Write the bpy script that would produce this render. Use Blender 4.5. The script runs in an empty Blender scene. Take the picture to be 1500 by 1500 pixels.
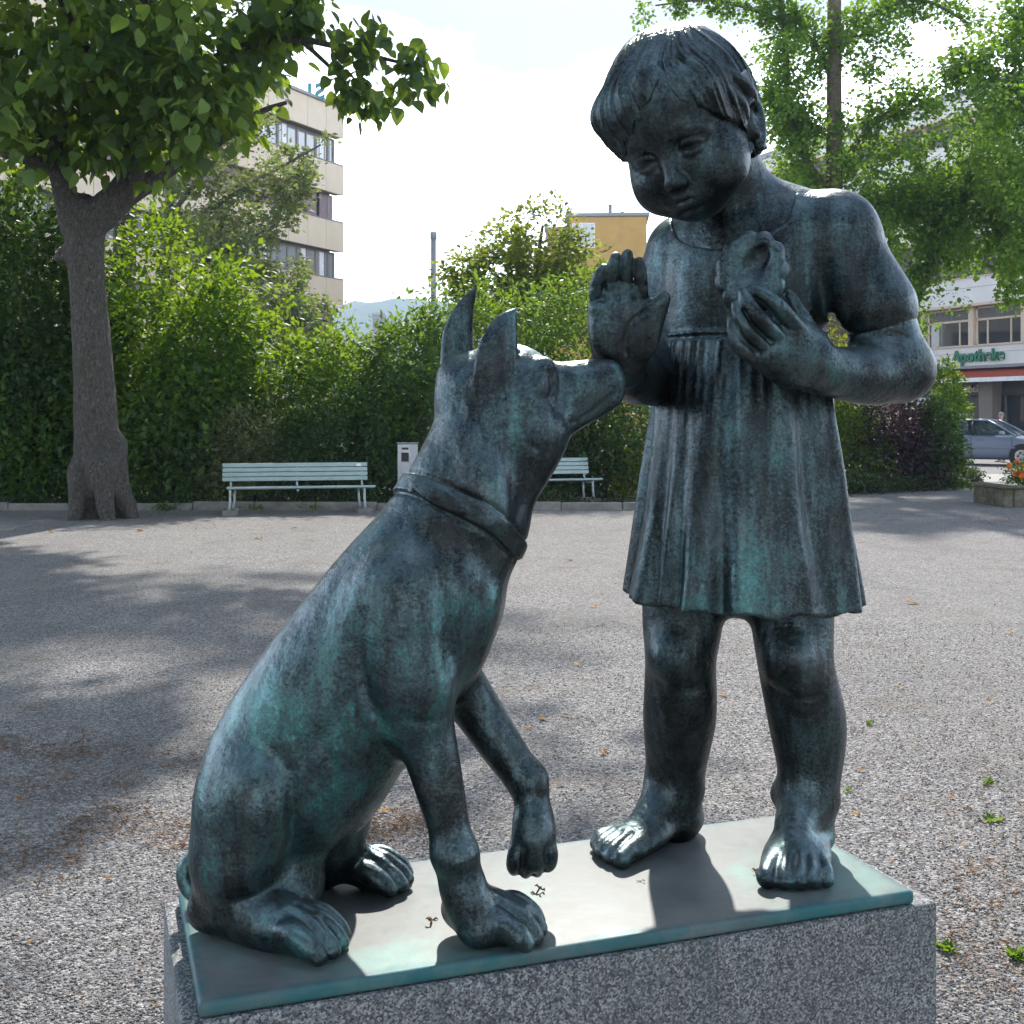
import bpy, bmesh, math, random
import numpy as np
from mathutils import Vector, Matrix, noise as mnoise
rnd = random.Random(7)
rng = np.random.default_rng(7)
S = bpy.context.scene
COL = S.collection

# ---------------------------------------------------------------- camera
EYE = 1.55
FPX = 1750.0            # focal length in pixels of the 1500 px photograph
cam_d = bpy.data.cameras.new('camera')
cam_d.sensor_width = 36.0
cam_d.lens = 36.0 * FPX / 1500.0
cam_d.shift_y = -(750 - 608) / 1500.0
cam_d.clip_start = 0.05
cam_d.clip_end = 6000.0
cam = bpy.data.objects.new('camera', cam_d)
cam.location = (0, 0, EYE)
cam.rotation_euler = (math.radians(90), 0, 0)
COL.objects.link(cam)
S.camera = cam

# ---------------------------------------------------------------- sun and sky
SUN_AZ = math.radians(4)      # measured from +Y towards +X
SUN_EL = math.radians(44)
sun_dir = Vector((math.sin(SUN_AZ) * math.cos(SUN_EL), math.cos(SUN_AZ) * math.cos(SUN_EL), math.sin(SUN_EL)))
sl = bpy.data.lights.new('sun', 'SUN')
sl.energy = 3.0
sl.angle = math.radians(1.2)
sl.color = (1.0, 0.94, 0.86)
so = bpy.data.objects.new('sun', sl)
so.rotation_euler = sun_dir.to_track_quat('Z', 'Y').to_euler()
so.location = (0, 0, 30)
COL.objects.link(so)

world = bpy.data.worlds.new('World')
S.world = world
world.use_nodes = True
nt = world.node_tree
nt.nodes.clear()
wo = nt.nodes.new('ShaderNodeOutputWorld')
bg = nt.nodes.new('ShaderNodeBackground')
sky = nt.nodes.new('ShaderNodeTexSky')
sky.sky_type = 'NISHITA'
sky.sun_disc = False
sky.sun_elevation = SUN_EL
sky.sun_rotation = SUN_AZ
sky.dust_density = 1.0
sky.air_density = 1.0
tc = nt.nodes.new('ShaderNodeTexCoord')
# clouds: thin veil and puffs in the direction space, laid on a plane overhead
sep = nt.nodes.new('ShaderNodeSeparateXYZ')
nt.links.new(tc.outputs['Generated'], sep.inputs[0])
def wmath(op, a, b=None, clamp=False):
    n = nt.nodes.new('ShaderNodeMath'); n.operation = op; n.use_clamp = clamp
    for i, v in enumerate((a, b)):
        if v is None: continue
        if isinstance(v, (int, float)): n.inputs[i].default_value = v
        else: nt.links.new(v, n.inputs[i])
    return n.outputs[0]
zc = wmath('ADD', wmath('MAXIMUM', sep.outputs[2], 0.0), 0.16)
cx = wmath('DIVIDE', sep.outputs[0], zc)
cy = wmath('DIVIDE', sep.outputs[1], zc)
comb = nt.nodes.new('ShaderNodeCombineXYZ')
nt.links.new(cx, comb.inputs[0]); nt.links.new(cy, comb.inputs[1])
n1 = nt.nodes.new('ShaderNodeTexNoise'); n1.inputs['Scale'].default_value = 1.5; n1.inputs['Detail'].default_value = 9; n1.inputs['Roughness'].default_value = 0.55
n1.inputs['Distortion'].default_value = 0.25
mp = nt.nodes.new('ShaderNodeMapping'); mp.inputs['Location'].default_value = (4.3, 1.9, 0.0)
nt.links.new(comb.outputs[0], mp.inputs[0]); nt.links.new(mp.outputs[0], n1.inputs['Vector'])
cov = nt.nodes.new('ShaderNodeMapRange'); cov.inputs[1].default_value = 0.36; cov.inputs[2].default_value = 0.56
thin = wmath('MULTIPLY', wmath('SUBTRACT', 0.275, sep.outputs[2]), 2.2)
thin = wmath('MAXIMUM', wmath('MINIMUM', thin, 0.16), -0.20)
nt.links.new(wmath('ADD', n1.outputs[0], thin), cov.inputs[0])
CLOUD_FAC = cov.outputs[0]
mixc = nt.nodes.new('ShaderNodeMix'); mixc.data_type = 'RGBA'
nt.links.new(CLOUD_FAC, mixc.inputs[0])
nt.links.new(sky.outputs[0], mixc.inputs[6])
mixc.inputs[7].default_value = (32.5, 35.8, 41.0, 1)     # cloud radiance, before the strength below
nt.links.new(mixc.outputs[2], bg.inputs[0])
bg.inputs[1].default_value = 0.05
nt.links.new(bg.outputs[0], wo.inputs[0])

S.view_settings.view_transform = 'Standard'
S.view_settings.look = 'None'
S.view_settings.gamma = 1.0
S.view_settings.exposure = 1.35
S.view_settings.use_curve_mapping = False
S.cycles.max_bounces = 8
S.cycles.transparent_max_bounces = 8

# ---------------------------------------------------------------- helpers
def W(px, py, Y):
    """a world point seen at photograph pixel (px, py) at distance Y"""
    return np.array([(px - 750.0) * Y / FPX, Y, EYE - (py - 608.0) * Y / FPX])

def tag(o, label=None, cat=None, group=None, kind=None):
    if label: o['label'] = label
    if cat: o['category'] = cat
    if group: o['group'] = group
    if kind: o['kind'] = kind
    return o

def link(o, parent=None):
    COL.objects.link(o)
    if parent is not None: o.parent = parent
    return o

def empty(name, loc=(0, 0, 0), rz=0.0):
    o = bpy.data.objects.new(name, None)
    o.empty_display_size = 0.2
    o.location = loc; o.rotation_euler = (0, 0, rz)
    COL.objects.link(o)
    return o

def obj(name, me, parent=None, loc=None, rot=None):
    o = bpy.data.objects.new(name, me)
    COL.objects.link(o)
    if parent is not None: o.parent = parent
    if loc is not None: o.location = loc
    if rot is not None: o.rotation_euler = rot
    return o

def mesh_np(name, V, faces, mat=None, smooth=False):
    """faces: (N,k) integer array"""
    V = np.asarray(V, np.float32); faces = np.asarray(faces, np.int32)
    me = bpy.data.meshes.new(name)
    k = faces.shape[1]; n = len(faces)
    me.vertices.add(len(V)); me.vertices.foreach_set('co', V.ravel())
    me.loops.add(n * k); me.loops.foreach_set('vertex_index', faces.ravel())
    me.polygons.add(n)
    me.polygons.foreach_set('loop_start', np.arange(0, n * k, k, dtype=np.int32))
    if smooth: me.polygons.foreach_set('use_smooth', np.ones(n, bool))
    me.update(calc_edges=True)
    if mat is not None: me.materials.append(mat)
    return me

class MB:
    """collects simple solids into one bmesh"""
    def __init__(s): s.bm = bmesh.new()
    def box(s, c, d, rz=0.0, bev=0.0, rot=None, taper=None):
        r = bmesh.ops.create_cube(s.bm, size=1.0)
        vs = r['verts']
        for v in vs:
            v.co = Vector((v.co.x * d[0], v.co.y * d[1], v.co.z * d[2]))
            if taper and v.co.z > 0: v.co.x *= taper; v.co.y *= taper
        if bev > 0:
            es = {e for v in vs for e in v.link_edges}
            q = bmesh.ops.bevel(s.bm, geom=list(es), offset=bev, segments=1, affect='EDGES', profile=0.5)
            vs = list({v for f in q['faces'] for v in f.verts} | {v for v in vs if v.is_valid})
        M = Matrix.Translation(c) @ (rot.to_4x4() if rot is not None else Matrix.Rotation(rz, 4, 'Z'))
        bmesh.ops.transform(s.bm, matrix=M, verts=vs)
        return s
    def tube(s, pts, rads, n=10, cap=True):
        pts = [Vector(p) for p in pts]
        if isinstance(rads, (int, float)): rads = [rads] * len(pts)
        rings = []
        up = Vector((0.13, 0.21, 0.97))
        t0 = (pts[1] - pts[0]).normalized()
        a = t0.cross(up)
        if a.length < 0.05: a = t0.cross(Vector((1, 0, 0)))
        a.normalize()
        for i, p in enumerate(pts):
            t = (pts[min(i + 1, len(pts) - 1)] - pts[max(i - 1, 0)]).normalized()
            a = (a - t * a.dot(t)).normalized(); b = t.cross(a)
            rings.append([s.bm.verts.new(p + (a * math.cos(2 * math.pi * k / n) + b * math.sin(2 * math.pi * k / n)) * rads[i]) for k in range(n)])
        for i in range(len(rings) - 1):
            for k in range(n):
                f = s.bm.faces.new((rings[i][k], rings[i][(k + 1) % n], rings[i + 1][(k + 1) % n], rings[i + 1][k]))
                f.smooth = True
        if cap:
            s.bm.faces.new(rings[0][::-1]); s.bm.faces.new(rings[-1])
        return s
    def prism(s, prof, y0, y1, M=None):
        """profile polygon in x,z extruded along y"""
        a = [s.bm.verts.new((p[0], y0, p[1])) for p in prof]
        b = [s.bm.verts.new((p[0], y1, p[1])) for p in prof]
        n = len(prof)
        fs = [s.bm.faces.new(a), s.bm.faces.new(b[::-1])]
        for k in range(n): fs.append(s.bm.faces.new((a[k], b[k], b[(k + 1) % n], a[(k + 1) % n])))
        if M is not None: bmesh.ops.transform(s.bm, matrix=M, verts=a + b)
        return s
    def mesh(s, name, mat=None, smooth=False):
        bmesh.ops.recalc_face_normals(s.bm, faces=s.bm.faces)
        me = bpy.data.meshes.new(name); s.bm.to_mesh(me); s.bm.free()
        if mat is not None: me.materials.append(mat)
        if smooth: me.polygons.foreach_set('use_smooth', np.ones(len(me.polygons), bool))
        return me
    def build(s, name, mat=None, parent=None, loc=None, rot=None, smooth=False):
        return obj(name, s.mesh(name, mat, smooth), parent, loc, rot)

# ---- materials
class NT:
    def __init__(s, name):
        s.m = bpy.data.materials.new(name); s.m.use_nodes = True
        s.t = s.m.node_tree; s.t.nodes.clear()
        s.out = s.t.nodes.new('ShaderNodeOutputMaterial')
    def n(s, typ, **kw):
        nd = s.t.nodes.new(typ)
        ins = kw.pop('ins', {})
        for k, v in kw.items(): setattr(nd, k, v)
        for k, v in ins.items():
            if hasattr(v, 'is_linked'): s.t.links.new(v, nd.inputs[k])
            else: nd.inputs[k].default_value = v
        return nd
    def coord(s, which='Object', scale=(1, 1, 1), loc=(0, 0, 0)):
        c = s.n('ShaderNodeTexCoord')
        if which == 'World': src = s.n('ShaderNodeNewGeometry').outputs['Position']
        else: src = c.outputs[which]
        return s.n('ShaderNodeMapping', ins={'Vector': src, 'Scale': scale, 'Location': loc}).outputs[0]
    def noise(s, vec, scale, detail=4, rough=0.55, dist=0.0):
        return s.n('ShaderNodeTexNoise', ins={'Vector': vec, 'Scale': scale, 'Detail': detail, 'Roughness': rough, 'Distortion': dist}).outputs[0]
    def ramp(s, fac, stops):
        r = s.n('ShaderNodeValToRGB', ins={'Fac': fac})
        el = r.color_ramp.elements
        while len(el) < len(stops): el.new(0.5)
        for e, (p, c) in zip(el, stops):
            e.position = p; e.color = (*c, 1) if len(c) == 3 else c
        return r.outputs[0]
    def mr(s, fac, a, b, c=0.0, d=1.0):
        return s.n('ShaderNodeMapRange', ins={0: fac, 1: a, 2: b, 3: c, 4: d}).outputs[0]
    def mix(s, fac, a, b, blend='MIX'):
        return s.n('ShaderNodeMix', data_type='RGBA', blend_type=blend, ins={0: fac, 6: a if not isinstance(a, tuple) else (*a, 1), 7: b if not isinstance(b, tuple) else (*b, 1)}).outputs[2]
    def math(s, op, a, b=0.0, clamp=False):
        return s.n('ShaderNodeMath', operation=op, use_clamp=clamp, ins={0: a, 1: b}).outputs[0]
    def bump(s, h, strength=0.3, dist=0.01, normal=None):
        ins = {'Height': h, 'Strength': strength, 'Distance': dist}
        if normal is not None: ins['Normal'] = normal
        return s.n('ShaderNodeBump', ins=ins).outputs[0]
    def pbsdf(s, **ins):
        p = s.n('ShaderNodeBsdfPrincipled', ins=ins)
        s.t.links.new(p.outputs[0], s.out.inputs[0]); return p

def simple_mat(name, col, rough=0.6, metal=0.0, var=0.12, scale=6.0, spec=0.5, bump=0.0, bscale=60.0, coord='Object'):
    t = NT(name); v = t.coord(coord)
    f = t.noise(v, scale, 6, 0.6)
    lo = tuple(c * (1 - var) for c in col); hi = tuple(min(1, c * (1 + var)) for c in col)
    c = t.mix(t.mr(f, 0.3, 0.7), lo, hi)
    ins = {'Base Color': c, 'Roughness': t.mr(t.noise(v, scale * 3, 3), 0.3, 0.7, max(0.02, rough - 0.08), min(1, rough + 0.08)), 'Metallic': metal, 'Specular IOR Level': spec}
    if bump: ins['Normal'] = t.bump(t.noise(v, bscale, 5), 1.0, bump)
    t.pbsdf(**ins)
    return t.m

# ---------------------------------------------------------------- materials
def bronze_mat(name, rough=0.40, green=0.5, seed=0.0, bump=0.0034):
    t = NT(name)
    v = t.coord('World', loc=(seed, seed * .7, 0))
    vs = t.coord('World', scale=(1, 1, 0.16), loc=(seed, 0, seed))
    big = t.noise(v, 5.5, 5, 0.6, 0.4)
    mid = t.noise(v, 21, 7, 0.68, 0.3)
    fine = t.noise(v, 240, 4, 0.7)
    streak = t.noise(vs, 34, 6, 0.62, 0.2)
    a = t.math('ADD', t.math('MULTIPLY', big, 0.42), t.math('MULTIPLY', mid, 0.20))
    a = t.math('ADD', a, t.math('MULTIPLY', streak, 0.38))
    a = t.math('ADD', a, t.math('MULTIPLY', t.math('SUBTRACT', fine, 0.5), 0.34))
    col = t.ramp(a, [(0.38 - .06 * green, (0.009, 0.010, 0.011)), (0.50 - .05 * green, (0.024, 0.033, 0.037)), (0.585 - .05 * green, (0.050, 0.083, 0.092)), (0.655 - .05 * green, (0.034, 0.150, 0.142)), (0.75 - .03 * green, (0.22, 0.33, 0.35))])
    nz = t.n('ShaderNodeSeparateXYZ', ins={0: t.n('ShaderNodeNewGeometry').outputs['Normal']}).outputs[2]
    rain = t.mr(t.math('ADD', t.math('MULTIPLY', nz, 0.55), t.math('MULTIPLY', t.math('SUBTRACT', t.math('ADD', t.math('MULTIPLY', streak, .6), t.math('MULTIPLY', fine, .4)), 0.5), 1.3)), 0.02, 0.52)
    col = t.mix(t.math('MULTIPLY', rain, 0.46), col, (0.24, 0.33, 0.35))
    worn = t.mr(t.noise(v, 9, 6, 0.65, 0.5), 0.54, 0.68)
    col = t.mix(t.math('MULTIPLY', worn, 0.22), col, (0.15, 0.165, 0.175))
    rg = t.mr(t.math('ADD', mid, t.math('MULTIPLY', t.math('SUBTRACT', fine, .5), 0.5)), 0.3, 0.7, rough - 0.10, rough + 0.13)
    h = t.math('ADD', t.math('MULTIPLY', fine, 0.30), t.math('ADD', t.noise(v, 62, 5, 0.6), t.math('MULTIPLY', t.noise(v, 15, 3, 0.5), 2.2)))
    p = t.pbsdf(**{'Base Color': col, 'Roughness': rg, 'Metallic': 0.80, 'Specular IOR Level': 0.7, 'Normal': t.bump(h, 0.55, bump)})
    return t.m

def granite_mat():
    t = NT('granite'); v = t.coord('World')
    a = t.n('ShaderNodeTexVoronoi', ins={'Vector': v, 'Scale': 430.0, 'Randomness': 1.0}).outputs['Color']
    g = t.n('ShaderNodeSeparateColor', ins={0: a}).outputs[0]
    b = t.noise(v, 120, 6, 0.75)
    f = t.math('ADD', t.math('MULTIPLY', g, 0.55), t.math('MULTIPLY', b, 0.5))
    col = t.ramp(f, [(0.28, (0.028, 0.031, 0.036)), (0.45, (0.112, 0.118, 0.130)), (0.62, (0.22, 0.228, 0.240)), (0.8, (0.45, 0.45, 0.45))])
    stain = t.mr(t.noise(v, 3.0, 5, 0.6), 0.42, 0.65)
    col = t.mix(t.math('MULTIPLY', stain, 0.30), col, (0.10, 0.105, 0.10), 'MIX')
    drip = t.mr(t.noise(t.coord('World', scale=(1, 1, .07)), 26, 5, 0.65), 0.55, 0.70)
    z_ = t.n('ShaderNodeSeparateXYZ', ins={0: t.n('ShaderNodeNewGeometry').outputs['Position']}).outputs[2]
    reach = t.mr(t.math('ADD', z_, t.math('MULTIPLY', t.noise(v, 9, 3), .16)), 0.84, 0.99)
    col = t.mix(t.math('MULTIPLY', t.math('MULTIPLY', drip, reach), 0.65), col, (0.055, 0.095, 0.085))
    t.pbsdf(**{'Base Color': col, 'Roughness': 0.72, 'Normal': t.bump(f, 0.6, 0.0025)})
    return t.m

def gravel_mat():
    t = NT('gravel'); v = t.coord('World')
    def cells(sc):
        n = t.n('ShaderNodeTexVoronoi', ins={'Vector': v, 'Scale': sc, 'Randomness': 1.0})
        return n.outputs['Distance'], t.n('ShaderNodeSeparateColor', ins={0: n.outputs['Color']}).outputs[0]
    d1, c1 = cells(88.0); d2, c2 = cells(170.0)
    f = t.math('ADD', t.math('MULTIPLY', c1, 0.62), t.math('MULTIPLY', c2, 0.38))
    col = t.ramp(f, [(0.12, (0.060, 0.062, 0.072)), (0.38, (0.150, 0.150, 0.160)), (0.62, (0.265, 0.258, 0.255)), (0.85, (0.50, 0.48, 0.46))])
    big = t.mr(t.noise(v, 0.55, 6, 0.6, 0.5), 0.34, 0.62)
    col = t.mix(t.math('MULTIPLY', t.mr(t.noise(t.coord('World', scale=(1, .45, 1), loc=(3, 1, 0)), 0.9, 5, 0.6, 1.0), 0.50, 0.66), 0.30), col, (0.10, 0.10, 0.105))
    col = t.mix(t.math('MULTIPLY', big, 0.34), col, (0.235, 0.215, 0.195))
    dirt = t.mr(t.noise(v, 2.3, 7, 0.68, 0.8), 0.52, 0.72)
    col = t.mix(t.math('MULTIPLY', dirt, 0.50), col, (0.15, 0.115, 0.085))
    h = t.math('ADD', t.math('MULTIPLY', t.math('SUBTRACT', 0.6, d1), 1.0), t.math('MULTIPLY', t.math('SUBTRACT', 0.5, d2), 0.5))
    t.pbsdf(**{'Base Color': col, 'Roughness': 0.9, 'Specular IOR Level': 0.3, 'Normal': t.bump(h, 0.9, 0.010)})
    return t.m

def pebble_mat():
    t = NT('pebbles')
    r = t.n('ShaderNodeNewGeometry').outputs['Random Per Island']
    v = t.coord('World')
    col = t.ramp(r, [(0.0, (0.06, 0.062, 0.072)), (0.35, (0.14, 0.14, 0.15)), (0.6, (0.235, 0.228, 0.225)), (0.85, (0.34, 0.33, 0.31)), (1.0, (0.55, 0.53, 0.50))])
    col = t.mix(t.math('MULTIPLY', t.noise(v, 220, 3), 0.4), col, (0.25, 0.23, 0.2))
    t.pbsdf(**{'Base Color': col, 'Roughness': 0.85, 'Specular IOR Level': 0.3})
    return t.m

def leaf_mat(name, cols, trans, gloss=0.45, tfac=0.42, island=True, sat_noise=0.8):
    """cols: dark, mid, light leaf colours; trans: the colour the light takes through the leaf"""
    t = NT(name); v = t.coord('World')
    r = t.n('ShaderNodeNewGeometry').outputs['Random Per Island'] if island else t.n('ShaderNodeObjectInfo').outputs['Random']
    f = t.math('ADD', t.math('MULTIPLY', r, 0.6), t.math('MULTIPLY', t.noise(v, sat_noise, 4), 0.5))
    st = [(0.15, cols[0]), (0.5, cols[1]), (0.80, cols[2])]
    if len(cols) > 3: st += [(0.90, cols[2]), (0.915, cols[3])]
    col = t.ramp(f, st)
    p = t.n('ShaderNodeBsdfPrincipled', ins={'Base Color': col, 'Roughness': min(.62, gloss + .15), 'Specular IOR Level': 0.28})
    tc_ = t.mix(f, tuple(c * .75 for c in trans), tuple(min(1, c * 1.25) for c in trans))
    if len(cols) > 3:
        tc_ = t.mix(t.mr(f, 0.90, 0.915), tc_, tuple(min(1, c * 1.6) for c in cols[3]))
    tr = t.n('ShaderNodeBsdfTranslucent', ins={0: tc_})
    mx = t.n('ShaderNodeMixShader', ins={0: tfac, 1: p.outputs[0], 2: tr.outputs[0]})
    t.t.links.new(mx.outputs[0], t.out.inputs[0])
    return t.m

def bark_mat(name, a, b, scale=9.0, moss=0.0):
    t = NT(name)
    v = t.coord('World', scale=(1, 1, 0.35)); v2 = t.coord('World')
    n1 = t.noise(v, scale * 2.2, 8, 0.7, 0.6); n2 = t.noise(v2, 3.0, 5, 0.6)
    col = t.mix(t.mr(n1, 0.3, 0.7), a, b)
    lich = t.mr(t.noise(v2, 15.0, 9, 0.85), 0.545, 0.60)
    col = t.mix(t.math('MULTIPLY', lich, 0.6), col, (0.24, 0.235, 0.21))
    if moss: col = t.mix(t.math('MULTIPLY', t.mr(t.noise(v2, 2.0, 6, 0.65), 0.52, 0.66), moss), col, (0.05, 0.06, 0.015))
    t.pbsdf(**{'Base Color': col, 'Roughness': 0.9, 'Specular IOR Level': 0.2, 'Normal': t.bump(n1, 1.0, 0.05)})
    return t.m

def glass_mat(name, col=(0.02, 0.025, 0.03), rough=0.04):
    t = NT(name)
    t.pbsdf(**{'Base Color': (*col, 1), 'Roughness': rough, 'Specular IOR Level': 0.9, 'IOR': 1.6})
    return t.m

M = {}
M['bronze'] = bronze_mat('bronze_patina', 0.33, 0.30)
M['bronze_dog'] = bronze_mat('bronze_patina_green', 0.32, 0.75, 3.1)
def plate_mat():
    t = NT('bronze_plate'); v = t.coord('World'); o = t.n('ShaderNodeTexCoord').outputs['Object']
    sx = t.n('ShaderNodeSeparateXYZ', ins={0: o})
    ex = t.math('SUBTRACT', 0.453, t.math('ABSOLUTE', sx.outputs[0])); ey = t.math('SUBTRACT', 0.159, t.math('ABSOLUTE', sx.outputs[1]))
    e = t.math('ADD', t.math('MINIMUM', ex, ey), t.math('MULTIPLY', t.math('SUBTRACT', t.noise(v, 18, 6, 0.65), 0.5), 0.05))
    n1 = t.noise(v, 12, 8, 0.7, 0.4); n2 = t.noise(v, 60, 6, 0.7)
    col = t.mix(t.mr(n1, 0.36, 0.66), (0.105, 0.125, 0.125), (0.19, 0.20, 0.197))
    col = t.mix(t.math('MULTIPLY', t.mr(n2, 0.60, 0.70), 0.5), col, (0.10, 0.11, 0.105))
    col = t.mix(t.math('MULTIPLY', t.mr(t.noise(v, 5, 5, 0.6), 0.54, 0.66), 0.55), col, (0.13, 0.29, 0.26))
    col = t.mix(t.mr(e, 0.014, -0.006), col, (0.030, 0.135, 0.15))
    h = t.math('ADD', t.noise(v, 26, 4, 0.5), t.math('MULTIPLY', n2, .4))
    t.pbsdf(**{'Base Color': col, 'Roughness': t.mr(n1, .3, .7, .46, .60), 'Metallic': 0.12, 'Specular IOR Level': 0.32, 'Normal': t.bump(h, 0.5, 0.0010)})
    return t.m
M['bronze_plate'] = plate_mat()
M['granite'] = granite_mat()
M['gravel'] = gravel_mat()
M['pebbles'] = pebble_mat()
M['soil'] = simple_mat('soil', (0.055, 0.042, 0.03), 0.95, var=0.5, scale=8, bump=0.03, bscale=30, coord='World')
M['kerb'] = simple_mat('kerb_stone', (0.19, 0.18, 0.165), 0.9, var=0.3, scale=5, bump=0.006, bscale=50, coord='World')
M['asphalt'] = simple_mat('asphalt', (0.17, 0.165, 0.165), 0.9, var=0.15, scale=2, bump=0.004, bscale=150, coord='World')
M['paving'] = simple_mat('paving', (0.33, 0.32, 0.30), 0.9, var=0.12, scale=2, coord='World')
M['slat'] = simple_mat('green_grey_paint', (0.32, 0.41, 0.40), 0.5, var=0.10, scale=7, bump=0.001, bscale=40, coord='World')
M['steel_paint'] = simple_mat('pale_grey_paint', (0.42, 0.47, 0.48), 0.45, var=0.1, coord='World')
M['stainless'] = simple_mat('stainless_steel', (0.33, 0.34, 0.35), 0.36, 0.8, var=0.06, coord='World')
M['dark'] = simple_mat('dark_opening', (0.012, 0.012, 0.014), 0.6)
M['beige'] = simple_mat('beige_panel', (0.62, 0.515, 0.375), 0.6, var=0.05, scale=0.8, coord='World')
M['beige_back'] = simple_mat('beige_joint', (0.16, 0.145, 0.12), 0.8)
M['purple_blind'] = simple_mat('mauve_blind', (0.21, 0.155, 0.165), 0.7, var=0.06, coord='World')
M['win_frame'] = simple_mat('grey_brown_frame', (0.17, 0.145, 0.14), 0.5)
M['glass'] = glass_mat('window_glass')
M['glass_sky'] = glass_mat('bright_glass', (0.24, 0.26, 0.26), 0.05)
M['yellow'] = simple_mat('ochre_cladding', (0.52, 0.31, 0.085), 0.7, var=0.10, scale=1.5, coord='World')
M['grey_metal'] = simple_mat('grey_sheet_metal', (0.22, 0.23, 0.25), 0.5, 0.2)
M['teal_letter'] = simple_mat('teal_letter', (0.03, 0.17, 0.21), 0.45)
M['white_wall'] = simple_mat('white_render', (0.66, 0.645, 0.62), 0.75, var=0.06, scale=0.9, coord='World')
M['cream_trim'] = simple_mat('cream_trim', (0.58, 0.47, 0.36), 0.7, var=0.06, coord='World')
M['louvre'] = simple_mat('grey_louvre', (0.16, 0.155, 0.155), 0.55, var=0.08)
M['green_letter'] = simple_mat('green_letter', (0.004, 0.15, 0.075), 0.4)
M['pale_letter'] = simple_mat('pale_letter', (0.62, 0.52, 0.42), 0.5)
M['awning'] = simple_mat('red_awning', (0.40, 0.065, 0.03), 0.85, var=0.08, coord='World')
M['shop'] = simple_mat('dark_shopfront', (0.045, 0.042, 0.042), 0.5)
M['pillar'] = simple_mat('tiled_pillar', (0.20, 0.175, 0.15), 0.8, var=0.1, scale=10)
M['white'] = simple_mat('white_paper', (0.75, 0.76, 0.77), 0.7)
M['blue_box'] = simple_mat('blue_plastic', (0.02, 0.07, 0.35), 0.5)
M['moss_stone'] = None
t_ = NT('mossy_stone'); v_ = t_.coord('World')
c_ = t_.mix(t_.mr(t_.noise(v_, 9, 7, 0.7), 0.35, 0.65), (0.10, 0.085, 0.065), (0.22, 0.19, 0.15))
c_ = t_.mix(t_.math('MULTIPLY', t_.mr(t_.noise(v_, 4, 6, 0.7), 0.48, 0.6), 0.7), c_, (0.06, 0.075, 0.02))
t_.pbsdf(**{'Base Color': c_, 'Roughness': 0.95, 'Normal': t_.bump(t_.noise(v_, 40, 6, 0.7), 1.0, 0.02)})
M['moss_stone'] = t_.m
M['leaf_dry'] = leaf_mat('dry_leaf', [(0.16, 0.07, 0.02), (0.30, 0.14, 0.035), (0.42, 0.22, 0.06)], (0.5, 0.25, 0.05), 0.7, 0.2)
M['litter'] = leaf_mat('litter', [(0.09, 0.05, 0.025), (0.16, 0.085, 0.04), (0.24, 0.13, 0.06)], (0.25, 0.14, 0.06), 0.85, 0.15)
M['twig'] = simple_mat('dry_twig', (0.20, 0.11, 0.045), 0.8, var=0.3)
M['catalpa'] = leaf_mat('broad_leaf', [(0.015, 0.042, 0.022), (0.027, 0.068, 0.034), (0.045, 0.100, 0.036), (0.26, 0.19, 0.02)], (0.30, 0.43, 0.03), 0.38, 0.42)
M['catalpa_leaf'] = leaf_mat('broad_leaf_single', [(0.015, 0.042, 0.022), (0.027, 0.068, 0.034), (0.045, 0.100, 0.036), (0.26, 0.19, 0.02)], (0.30, 0.43, 0.03), 0.38, 0.42, island=False)
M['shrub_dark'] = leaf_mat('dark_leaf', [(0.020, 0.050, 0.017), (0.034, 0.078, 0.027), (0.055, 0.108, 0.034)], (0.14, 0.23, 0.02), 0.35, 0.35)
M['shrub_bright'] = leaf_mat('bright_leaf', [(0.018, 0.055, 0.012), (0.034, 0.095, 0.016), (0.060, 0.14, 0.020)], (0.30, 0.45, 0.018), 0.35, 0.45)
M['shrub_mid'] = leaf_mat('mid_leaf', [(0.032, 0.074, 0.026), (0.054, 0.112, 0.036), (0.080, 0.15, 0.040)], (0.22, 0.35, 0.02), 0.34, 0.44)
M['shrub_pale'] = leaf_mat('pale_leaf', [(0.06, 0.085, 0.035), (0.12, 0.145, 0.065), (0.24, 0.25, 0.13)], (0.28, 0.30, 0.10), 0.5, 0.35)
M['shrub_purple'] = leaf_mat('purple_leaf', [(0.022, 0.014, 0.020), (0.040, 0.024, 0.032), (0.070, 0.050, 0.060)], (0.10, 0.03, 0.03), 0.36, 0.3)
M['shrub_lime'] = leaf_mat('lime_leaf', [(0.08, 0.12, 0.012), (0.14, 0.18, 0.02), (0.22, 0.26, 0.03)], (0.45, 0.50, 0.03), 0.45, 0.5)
M['maple'] = leaf_mat('maple_leaf', [(0.060, 0.105, 0.058), (0.095, 0.145, 0.075), (0.18, 0.19, 0.065), (0.32, 0.19, 0.04)], (0.30, 0.36, 0.07), 0.5, 0.35, sat_noise=0.35)
M['midtree'] = leaf_mat('mid_tree_leaf', [(0.045, 0.085, 0.022), (0.075, 0.125, 0.028), (0.13, 0.16, 0.035)], (0.34, 0.40, 0.04), 0.42, 0.45)
M['ginkgo'] = leaf_mat('ginkgo_leaf', [(0.034, 0.088, 0.018), (0.056, 0.128, 0.024), (0.095, 0.17, 0.030)], (0.26, 0.44, 0.025), 0.45, 0.42)
M['ivy'] = leaf_mat('ivy_leaf', [(0.014, 0.030, 0.012), (0.024, 0.048, 0.018), (0.040, 0.070, 0.024)], (0.08, 0.12, 0.02), 0.4, 0.3)
M['bark'] = bark_mat('bark_grey', (0.026, 0.023, 0.021), (0.15, 0.135, 0.122), 17, 0.25)
M['bark_light'] = bark_mat('bark_brown', (0.075, 0.055, 0.040), (0.19, 0.15, 0.115), 9)
M['orange'] = simple_mat('orange_petal', (0.75, 0.17, 0.01), 0.6, var=0.25, scale=12)
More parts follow.
